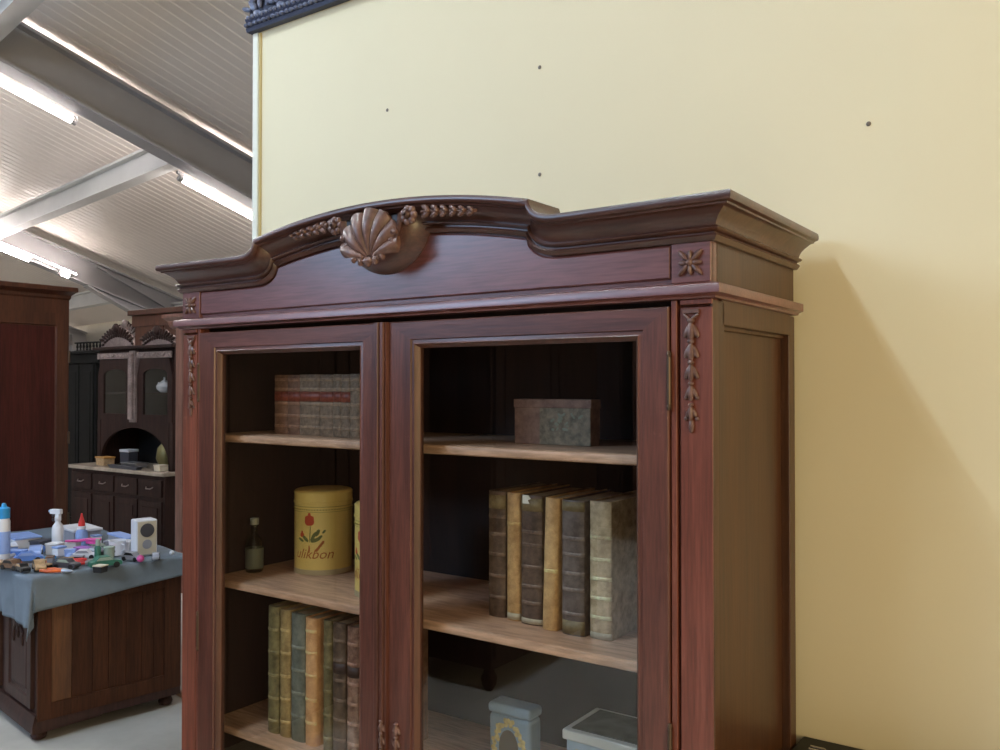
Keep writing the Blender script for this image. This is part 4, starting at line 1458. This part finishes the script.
m.lathe([(0.002, 0), (0.022, 0.001), (0.026, 0.085), (0.024, 0.085), (0.020, 0.006), (0.002, 0.006)], n=24)
m.done('tumbler_body', Clearish, t)
m = M().lathe([(0.0262, 0.078), (0.0275, 0.080), (0.0275, 0.085), (0.0245, 0.087)], n=24)
m.done('rim', Clearish, t)

# small wedge of pale wood on floor behind the chest
t = thing('wooden_wedge', 'small pale wooden wedge on the floor at the end of the chest', 'wedge', (-4.05, 2.86, 0), R(-9))
m = M().prism([(-0.06, 0.0), (0.10, 0.0), (0.10, 0.05), (-0.06, 0.02)], -0.03, 0.03)
m.done('wedge_block', plain('pale_orange_wood', (0.55, 0.33, 0.20), 0.5), t, bevel=0.003)

# ================================================================== BACKGROUND FURNITURE
REDW = wood('deep_red_brown', (0.035, 0.006, 0.005), (0.075, 0.013, 0.010), 0.45, (14, 14, 1.0), coat=0.0, spec=0.3)
REDF = wood('warm_red_brown_frame', (0.050, 0.015, 0.008), (0.11, 0.036, 0.017), 0.35, (18, 18, 1.2))
# big wardrobe at left, doors facing +x
t = thing('wardrobe', 'large plain red-brown wardrobe at the left edge of the photo', 'wardrobe', (-6.15, 2.55, 0))
X0 = -5.82
m = M().box(-6.45, X0 - 0.02, 1.95, 3.19, 0.08, 2.25)
m.done('carcass', REDF, t, world=True, bevel=0.004)
m = M()
pr = [(0, 2.235), (0.010, 2.245), (0.014, 2.265), (0.045, 2.285), (0.06, 2.29), (0.06, 2.315), (0.055, 2.32), (-0.2, 2.32), (-0.2, 2.235)]
m.loft([[(X0 - 0.02 + a, 1.95 - a, z) for a, z in pr], [(X0 - 0.02 + a, 3.19 + a * 0.5, z) for a, z in pr], [(-6.45, 3.19 + a * 0.5, z) for a, z in pr]])
m.done('cornice', REDF, t, world=True, smooth=30)
for (a, b) in ((1.97, 2.54), (2.55, 3.17)):
    m = M()
    f_, bk = X0, X0 - 0.02

    def ry(a, b, c, d, x):
        return [(x, a, c), (x, b, c), (x, b, d), (x, a, d)]
    m.loft([ry(a, b, 0.12, 2.14, bk), ry(a, b, 0.12, 2.14, f_), ry(a + 0.075, b - 0.075, 0.2, 2.06, f_), ry(a + 0.08, b - 0.08, 0.205, 2.055, f_ - 0.010), ry(a + 0.09, b - 0.09, 0.215, 2.045, f_ - 0.012)], cap=False)
    d = m.done('door', REDF, t, world=True, smooth=20)
    m = M().box(f_ - 0.018, f_ - 0.011, a + 0.085, b - 0.085, 0.21, 2.05)
    m.done('door_panel', REDW, d, world=True)
for z in (1.85, 1.30, 0.75, 0.30):
    m = M().cyl((X0 + 0.004, 3.178, z - 0.04), (X0 + 0.004, 3.178, z + 0.04), 0.007, n=10)
    m.done('hinge', BRASS, t, world=True)
m = M().box(-6.47, X0, 1.94, 3.20, 0.0, 0.10)
m.done('plinth', REDF, t, world=True, bevel=0.004)

# black cabinet behind
BLKW = wood('black_stained_wood', (0.003, 0.003, 0.003), (0.008, 0.008, 0.008), 0.6, (14, 14, 1.2), coat=0.0, spec=0.2)
t = thing('black_cabinet', 'tall black cabinet between the red-brown wardrobe and glazed dresser', 'cabinet', (-8.85, 5.45, 0))
m = M().box(-9.35, -8.70, 4.95, 5.9, 0.08, 2.03)
m.done('carcass', BLKW, t, world=True, bevel=0.004)
m = M().box(-9.40, -8.50, 4.88, 5.93, 2.03, 2.065)
m.box(-9.37, -8.60, 4.92, 5.9, 1.92, 2.03)
m.done('top', BLKW, t, world=True, bevel=0.006)
for x0 in (-9.33, -9.02):
    m = M().box(x0, x0 + 0.29, 4.93, 4.952, 0.12, 1.90)
    m.box(x0 + 0.05, x0 + 0.24, 4.925, 4.932, 0.2, 1.82)
    m.done('door', BLKW, t, world=True, bevel=0.003)
m = M().box(-9.37, -8.68, 4.93, 5.9, 0, 0.09)
m.done('plinth', BLKW, t, world=True)

t.location = (-8.85 - 1.02, 5.45 + 0.68, 0)

# glazed dresser
DRS = wood('dusty_dresser_brown', (0.014, 0.005, 0.004), (0.038, 0.015, 0.011), 0.6, (14, 14, 1.2), coat=0.0, spec=0.25)
DRSL = wood('greyed_carving_brown', (0.15, 0.11, 0.10), (0.30, 0.23, 0.215), 0.5, (10, 10, 10))
MARB = plain('veined_pale_marble', (0.36, 0.30, 0.24), 0.25, var=0.35, scale=7)
DKIN = plain('dark_cabinet_inside', (0.010, 0.008, 0.008), 0.6)
t = thing('glazed_dresser', 'dark wooden dresser with two small arched glass doors and an open niche', 'dresser', (-8.0, 5.3, 0))
xa, xb, yf = -8.63, -7.34, 5.02
m = M().box(xa - 0.28, xb + 0.06, yf - 0.12, 5.55, 0.06, 0.80)
m.done('lower_cabinet', DRS, t, world=True, bevel=0.004)
for k in range(4):
    x0 = xa - 0.25 + k * 0.40
    m = M().box(x0, x0 + 0.37, yf - 0.135, yf - 0.118, 0.12, 0.56)
    m.box(x0 + 0.06, x0 + 0.31, yf - 0.142, yf - 0.134, 0.18, 0.50)
    m.done('door', DRS, t, world=True, bevel=0.003)
    m = M().box(x0, x0 + 0.37, yf - 0.137, yf - 0.118, 0.60, 0.76)
    dw = m.done('drawer', DRS, t, world=True, bevel=0.003)
    m = M().tube([(x0 + 0.13, yf - 0.138, 0.69), (x0 + 0.15, yf - 0.155, 0.675), (x0 + 0.22, yf - 0.155, 0.675), (x0 + 0.24, yf - 0.138, 0.69)], 0.006, 8)
    m.done('pull', DRSL, dw, world=True)
m = M().box(xa - 0.31, xb + 0.08, yf - 0.15, 5.55, 0.80, 0.835)
m.done('marble_top', MARB, t, world=True, bevel=0.006)
# niche: side walls, back, and an arched apron
m = M().box(xa, xa + 0.05, yf, 5.5, 0.835, 1.30)
m.done('niche_side', DRS, t, world=True)
m = M().box(xb - 0.05, xb, yf, 5.5, 0.835, 1.30)
m.done('niche_side', DRS, t, world=True)
m = M().box(xa, xb, 5.46, 5.5, 0.835, 2.02)
m.done('back_panel', DKIN, t, world=True)
m = M()
n = 24
xm, rx, rz_ = (xa + xb) / 2, (xb - xa) / 2 - 0.06, 0.40
outer, inner = [], []
for i in range(n + 1):
    a = PI - PI * i / n
    inner.append((xm + rx * math.cos(a), 0.835 + rz_ * math.sin(a) ** 0.8))
for i in range(n):
    x0, z0_ = inner[i]
    x1, z1_ = inner[i + 1]
    m.loft([[(x0, yf, z0_), (x1, yf, z1_), (x1, yf, 1.30), (x0, yf, 1.30)], [(x0, yf + 0.03, z0_), (x1, yf + 0.03, z1_), (x1, yf + 0.03, 1.30), (x0, yf + 0.03, 1.30)]])
m.done('arched_apron', DRS, t, world=True, smooth=0)
# upper case
m = M().box(xa, xb, yf + 0.02, 5.48, 1.285, 1.31)
m.box(xa, xb, yf + 0.02, 5.48, 1.98, 2.02)
m.box(xa, xa + 0.03, yf + 0.02, 5.48, 1.30, 2.0)
m.box(xb - 0.03, xb, yf + 0.02, 5.48, 1.30, 2.0)
m.box(xa + 0.03, xb - 0.03, yf + 0.05, 5.46, 1.565, 1.585)
m.done('upper_case', DRS, t, world=True, bevel=0.003)
m = M().box(-8.03, -7.93, yf - 0.02, yf + 0.03, 1.29, 2.0)
m.cyl((-7.98, yf - 0.035, 1.32), (-7.98, yf - 0.035, 1.97), 0.028, n=16)
m.done('centre_pilaster', DRSL, t, world=True)
GL2 = glass_mat('thin_cabinet_glass', 0.03)
for (x0, x1) in ((xa + 0.01, -8.04), (-7.92, xb - 0.01)):
    # frame with an arched opening
    m = M()
    ox0, ox1 = x0 + 0.10, x1 - 0.07
    zb_, zt_ = 1.37, 1.76
    arc_ = [(ox0, zb_), (ox1, zb_), (ox1, zt_)] + [((ox0 + ox1) / 2 + (ox1 - ox0) / 2 * math.cos(PI * k / 12), zt_ + 0.06 * math.sin(PI * k / 12)) for k in range(1, 12)] + [(ox0, zt_)]
    big = [(x0, 1.30), (x1, 1.30), (x1, zt_)] + [(x1 + (x0 - x1) * k / 12, 1.92) for k in range(1, 12)] + [(x0, zt_)]
    m.loft([[(x, yf + 0.018, z) for x, z in big], [(x, yf - 0.002, z) for x, z in big], [(x, yf - 0.002, z) for x, z in arc_], [(x, yf + 0.018, z) for x, z in arc_]], cap=False)
    d = m.done('door', DRS, t, world=True, smooth=20)
    m = M().prism(arc_, yf + 0.008, yf + 0.011)
    m.done('glass_pane', GL2, d, world=True, smooth=0)
    m = M().box(x0, x1, yf - 0.012, yf, 1.925, 1.985)
    for k in range(7):
        m.ell((x0 + (x1 - x0) * (k + 0.5) / 7, yf - 0.014, 1.955), (0.035, 0.012, 0.014), Euler((0, 0.5 * (-1) ** k, 0)).to_matrix(), 8, 6)
    m.done('door_crest', DRSL, t, world=True)
m = M().box(xa - 0.04, xb + 0.04, yf - 0.04, 5.5, 2.02, 2.05)
m.done('upper_top', DRS, t, world=True, bevel=0.005)

WHT = plain('white_porcelain', (0.62, 0.64, 0.66), 0.25, var=0.02)
t = thing('teapot', 'white porcelain teapot behind the right door of the glazed dresser', 'teapot', (-7.68, 5.16, 1.585))
m = M().lathe([(0.03, 0), (0.04, 0.004), (0.072, 0.035), (0.078, 0.062), (0.06, 0.092), (0.035, 0.104)], n=28)
m.done('pot_body', WHT, t)
m = M().lathe([(0.038, 0.103), (0.03, 0.115), (0.012, 0.125), (0.008, 0.135), (0.014, 0.145), (0.004, 0.155)], n=20)
m.done('lid', WHT, t)
m = M().tube([(0.06, 0, 0.045), (0.10, 0, 0.06), (0.118, 0, 0.10), (0.132, 0, 0.108)], [0.018, 0.013, 0.009, 0.008], 10)
m.done('spout', WHT, t)
m = M().tube([(-0.06, 0, 0.085), (-0.10, 0, 0.10), (-0.115, 0, 0.065), (-0.09, 0, 0.03), (-0.068, 0, 0.035)], 0.007, 8)
m.done('handle', WHT, t)
t = thing('porcelain_figure', 'small pale figurine behind the left door of the glazed dresser', 'figurine', (-8.20, 5.14, 1.585))
m = M().lathe([(0.02, 0), (0.024, 0.005), (0.014, 0.02), (0.02, 0.05), (0.012, 0.075), (0.014, 0.085), (0.004, 0.10)], n=18)
m.done('figure_body', WHT, t)
m = M().lathe([(0.026, 0), (0.028, 0.003), (0.026, 0.006)], n=18)
m.done('figure_base', Cream, t)

# things in the niche
t = thing('brass_vase', 'greenish brass vase in the open niche of the dresser', 'vase', (-7.70, 5.2, 0.835))
m = M().lathe([(0.03, 0), (0.08, 0.005), (0.07, 0.03), (0.10, 0.10), (0.085, 0.2), (0.045, 0.25), (0.055, 0.29), (0.04, 0.29)], n=28)
m.done('vase_body', plain('tarnished_brass', (0.20, 0.17, 0.07), 0.4, 0.5), t)
m = M()
for sg in (-1, 1):
    m.tube([(sg * 0.08, 0, 0.2), (sg * 0.13, 0, 0.19), (sg * 0.13, 0, 0.12), (sg * 0.095, 0, 0.10)], 0.008, 8)
m.done('vase_handle', Cream, t)
bit('wooden_box', 'box', 'small orange-tan box on the marble top in the niche', (-8.50, 5.03, 0.835), (0.18, 0.12, 0.09), Tan, R(-5), plain('amber_card', (0.45, 0.22, 0.05), 0.5))
bit('dish', 'dish', 'white dish stacked on a dark box in the niche', (-8.38, 5.22, 0.835), (0.14, 0.12, 0.16), Dgrey, R(5), Wp)
bit('metal_tray', 'tray', 'low silver-grey tray in the middle of the niche', (-8.06, 5.08, 0.835), (0.24, 0.14, 0.05), Steel, R(3))
bit('metal_tray', 'tray', 'low dull tray at the front of the marble top', (-7.98, 4.93, 0.835), (0.5, 0.06, 0.03), Dgrey, R(0))
bit('card_box', 'box', 'small greenish cream box at the right end of the marble top', (-7.47, 4.99, 0.835), (0.12, 0.10, 0.06), Cream, R(-8))

# carved crests, balusters and boards stored on top of the cabinets
t = thing('baluster_gallery', 'dark row of small turned balusters standing on the black cabinet top', 'gallery rail', (-8.8, 5.1, 1.985))
for k in range(9):
    x = -9.16 + k * 0.07
    m = M().lathe([(0.010, 0), (0.014, 0.01), (0.007, 0.02), (0.015, 0.045), (0.008, 0.075), (0.012, 0.085)], (x, 5.0, 1.99), n=12)
    m.done('baluster', BLKW, t, world=True)
m = M().box(-9.2, -8.55, 4.985, 5.015, 2.074, 2.09)
m.done('rail', BLKW, t, world=True)
m = M().box(-9.2, -8.55, 4.985, 5.015, 1.985, 1.993)
m.done('base_rail', BLKW, t, world=True)
t.location = (-8.8 - 0.98, 5.1 + 0.64, 1.985 + 0.08)


def crest(name, label, x0, x1, y, z, h, mat, seed):
    random.seed(seed)
    t = thing(name, label, 'carved crest', ((x0 + x1) / 2, y, z), 0, 'carved crests stored on top of the cabinets')
    n = 22
    pts = []
    for i in range(n + 1):
        q = i / n
        zz = h * (0.35 + 0.65 * math.sin(PI * q) ** 0.8) + 0.015 * math.sin(q * 28)
        pts.append((x0 + (x1 - x0) * q, z + zz))
    m = M().prism([(x0, z), (x1, z)] + list(reversed(pts)), y, y + 0.025)
    m.done('crest_board', mat, t, world=True)
    m = M()
    for i in range(14):
        q = (i + 0.5) / 14
        x = x0 + (x1 - x0) * q
        zz = z + h * (0.28 + 0.55 * math.sin(PI * q) ** 0.8)
        a = (q - 0.5) * 3
        m.ell((x, y - 0.006, zz), (0.016, 0.014, 0.045), Euler((0, a, 0)).to_matrix(), 8, 6)
        m.ell((x + 0.02, y - 0.006, zz - 0.05), (0.014, 0.012, 0.022), Euler((0, -a, 0)).to_matrix(), 8, 6)
    m.ell(((x0 + x1) / 2, y - 0.012, z + h * 0.95), (0.05, 0.03, 0.05), None, 12, 8)
    m.done('crest_carving', DRSL if mat is not DRSL else DRS, t, world=True)


crest('carved_crest', 'pale dusty carved crest on the glazed dresser, over its left door', -8.62, -8.05, 5.05, 2.05, 0.20, DRSL, 1)
crest('carved_crest', 'pale dusty carved crest on the glazed dresser, over its right door', -7.90, -7.36, 5.05, 2.05, 0.15, DRSL, 2)
crest('carved_crest', 'dark openwork crest leaning behind the baluster rail', -10.15, -9.45, 6.05, 2.065, 0.36, DRS, 3)
# upturned chairs' spindles behind: a dark chair frame stored upside down
t = thing('stored_chair', 'dark wooden chair stored upside down on the black cabinet', 'chair', (-8.95, 5.65, 1.985))
for (x, y) in ((-9.15, 5.55), (-8.78, 5.55), (-9.15, 5.82), (-8.78, 5.82)):
    m = M().lathe([(0.018, 0), (0.014, 0.06), (0.022, 0.10), (0.012, 0.14), (0.018, 0.26), (0.012, 0.36)], (x, y, 2.02), n=12)
    m.done('leg', DRS, t, world=True)
m = M().box(-9.19, -8.74, 5.51, 5.86, 1.985, 2.03)
m.done('seat', DRS, t, world=True, bevel=0.01)
m = M().cyl((-9.15, 5.55, 2.2), (-8.78, 5.55, 2.2), 0.01, n=8)
m.cyl((-9.15, 5.82, 2.25), (-8.78, 5.82, 2.25), 0.01, n=8)
m.done('stretcher', DRS, t, world=True)

t.location = (-8.95 - 0.93, 5.65 + 0.70, 1.985 + 0.08)

# tall brown cabinet behind the dresser
t = thing('tall_brown_cabinet', 'tall brown cabinet with flat cornice standing behind the glazed dresser', 'cabinet', (-7.6, 6.1, 0))
m = M().box(-8.15, -7.0, 5.85, 6.3, 0.0, 2.46)
m.done('carcass', REDF, t, world=True, bevel=0.004)
m = M().box(-8.20, -6.95, 5.78, 6.32, 2.46, 2.52)
m.box(-8.175, -6.975, 5.82, 6.3, 2.33, 2.46)
m.done('cornice', REDF, t, world=True, bevel=0.006)
for x0 in (-8.12, -7.56):
    m = M().box(x0, x0 + 0.53, 5.83, 5.852, 0.1, 2.40)
    m.box(x0 + 0.09, x0 + 0.44, 5.824, 5.832, 0.25, 2.2)
    m.done('door', REDF, t, world=True, bevel=0.003)

t.location = (-7.6 - 1.13, 6.1, 0)

# brown bookcase partly hidden behind the main bookcase
PKW = wood('pinkish_brown_wood', (0.13, 0.055, 0.038), (0.28, 0.13, 0.09), 0.42, (16, 16, 1.2))
t = thing('open_shelf_cabinet', 'brown cabinet with open shelves, half hidden left of the main bookcase', 'cabinet', (-5.6, 4.2, 0))
m = M().box(-5.845, -5.805, 4.02, 4.4, 0.08, 2.10)
m.box(-5.06, -5.02, 4.02, 4.4, 0.08, 2.10)
m.done('side_panel', DRS, t, world=True, bevel=0.003)
m = M().box(-5.800, -5.710, 3.99, 4.03, 0.1, 2.10)
m.box(-5.12, -5.03, 3.99, 4.03, 0.1, 2.10)
m.done('front_post', PKW, t, world=True, bevel=0.006)
m = M()
pr = [(0, 2.08), (0.02, 2.10), (0.03, 2.14), (0.06, 2.165), (0.06, 2.19), (-0.02, 2.19), (-0.02, 2.08)]
m.loft([[(-5.845 - a, 4.4, z) for a, z in pr], [(-5.845 - a, 4.0 - a, z) for a, z in pr], [(-5.02 + a, 4.0 - a, z) for a, z in pr], [(-5.02 + a, 4.4, z) for a, z in pr]])
m.done('cornice', PKW, t, world=True, smooth=30)
m = M().box(-5.840, -5.03, 4.0, 4.4, 2.08, 2.12)
m.done('top', DRS, t, world=True)
for z in (0.12, 0.55, 0.93, 1.3, 1.7):
    m = M().box(-5.810, -5.05, 4.03, 4.38, z, z + 0.025)
    m.done('shelf', PKW if z < 0.9 else DRS, t, world=True, bevel=0.003)
m = M().box(-5.810, -5.05, 4.38, 4.4, 0.08, 2.1)
m.done('back_panel', SIDE, t, world=True)

# ------------------------------------------------------------------ furniture behind the camera (seen reflected in the panes)
def plain_wardrobe(x0, x1, y0, y1, h, mat, label, face='+x'):
    t = thing('wardrobe', label, 'wardrobe', ((x0 + x1) / 2, (y0 + y1) / 2, 0), 0, None)
    m = M().box(x0 + 0.01, x1 - 0.01, y0 + 0.01, y1 - 0.01, 0.12, h - 0.05)
    m.done('carcass', mat, t, world=True, bevel=0.004)
    m = M().box(x0 - 0.04, x1 + 0.04, y0 - 0.04, y1 + 0.04, h - 0.05, h)
    m.box(x0 - 0.015, x1 + 0.015, y0 - 0.015, y1 + 0.015, h - 0.10, h - 0.05)
    m.done('cornice', mat, t, world=True, bevel=0.012)
    for (x, y) in ((x0 + 0.05, y0 + 0.05), (x1 - 0.05, y0 + 0.05), (x0 + 0.05, y1 - 0.05), (x1 - 0.05, y1 - 0.05)):
        m = M().lathe([(0.02, 0), (0.04, 0.03), (0.045, 0.07), (0.03, 0.10), (0.035, 0.125)], (x, y, 0), n=16)
        m.done('foot', mat, t, world=True)
    if face == '+x':
        mid = (y0 + y1) / 2
        for a, b in ((y0 + 0.03, mid - 0.005), (mid + 0.005, y1 - 0.03)):
            m = M().box(x1 - 0.012, x1 + 0.012, a, b, 0.18, h - 0.14)
            m.box(x1 + 0.01, x1 + 0.02, a + 0.08, b - 0.08, 0.28, h - 0.24)
            m.done('door', mat, t, world=True, bevel=0.004)
    else:
        mid = (x0 + x1) / 2
        for a, b in ((x0 + 0.03, mid - 0.005), (mid + 0.005, x1 - 0.03)):
            m = M().box(a, b, y1 - 0.012, y1 + 0.012, 0.18, h - 0.14)
            m.box(a + 0.08, b - 0.08, y1 + 0.01, y1 + 0.02, 0.28, h - 0.24)
            m.done('door', mat, t, world=True, bevel=0.004)
    return t


plain_wardrobe(-3.60, -2.74, -1.90, -0.72, 2.1, DRS, 'dark wardrobe behind the viewer, reflected in the right glass pane')
plain_wardrobe(-3.95, -3.07, -0.62, 0.85, 2.1, DRS, 'dark wardrobe left of the viewer, reflected in the left glass pane')
plain_wardrobe(-5.6, -4.3, -5.9, -5.3, 2.3, DRS, 'distant dark wardrobe reflected at the right of the glass', '+y')
plain_wardrobe(-4.2, -2.9, -5.9, -5.3, 2.3, REDF, 'distant red-brown wardrobe reflected at the far right of the glass', '+y')
plain_wardrobe(-7.2, -5.7, -5.9, -5.3, 2.35, BLKW, 'distant black wardrobe reflected in the left glass pane', '+y')
plain_wardrobe(-9.3, -7.4, -5.7, -5.1, 2.35, BLKW, 'wide black wardrobe far behind the viewer', '+y')
plain_wardrobe(-2.8, -1.0, -5.9, -5.3, 2.3, DRS, 'dark wardrobe far behind the viewer, nearest the aisle', '+y')
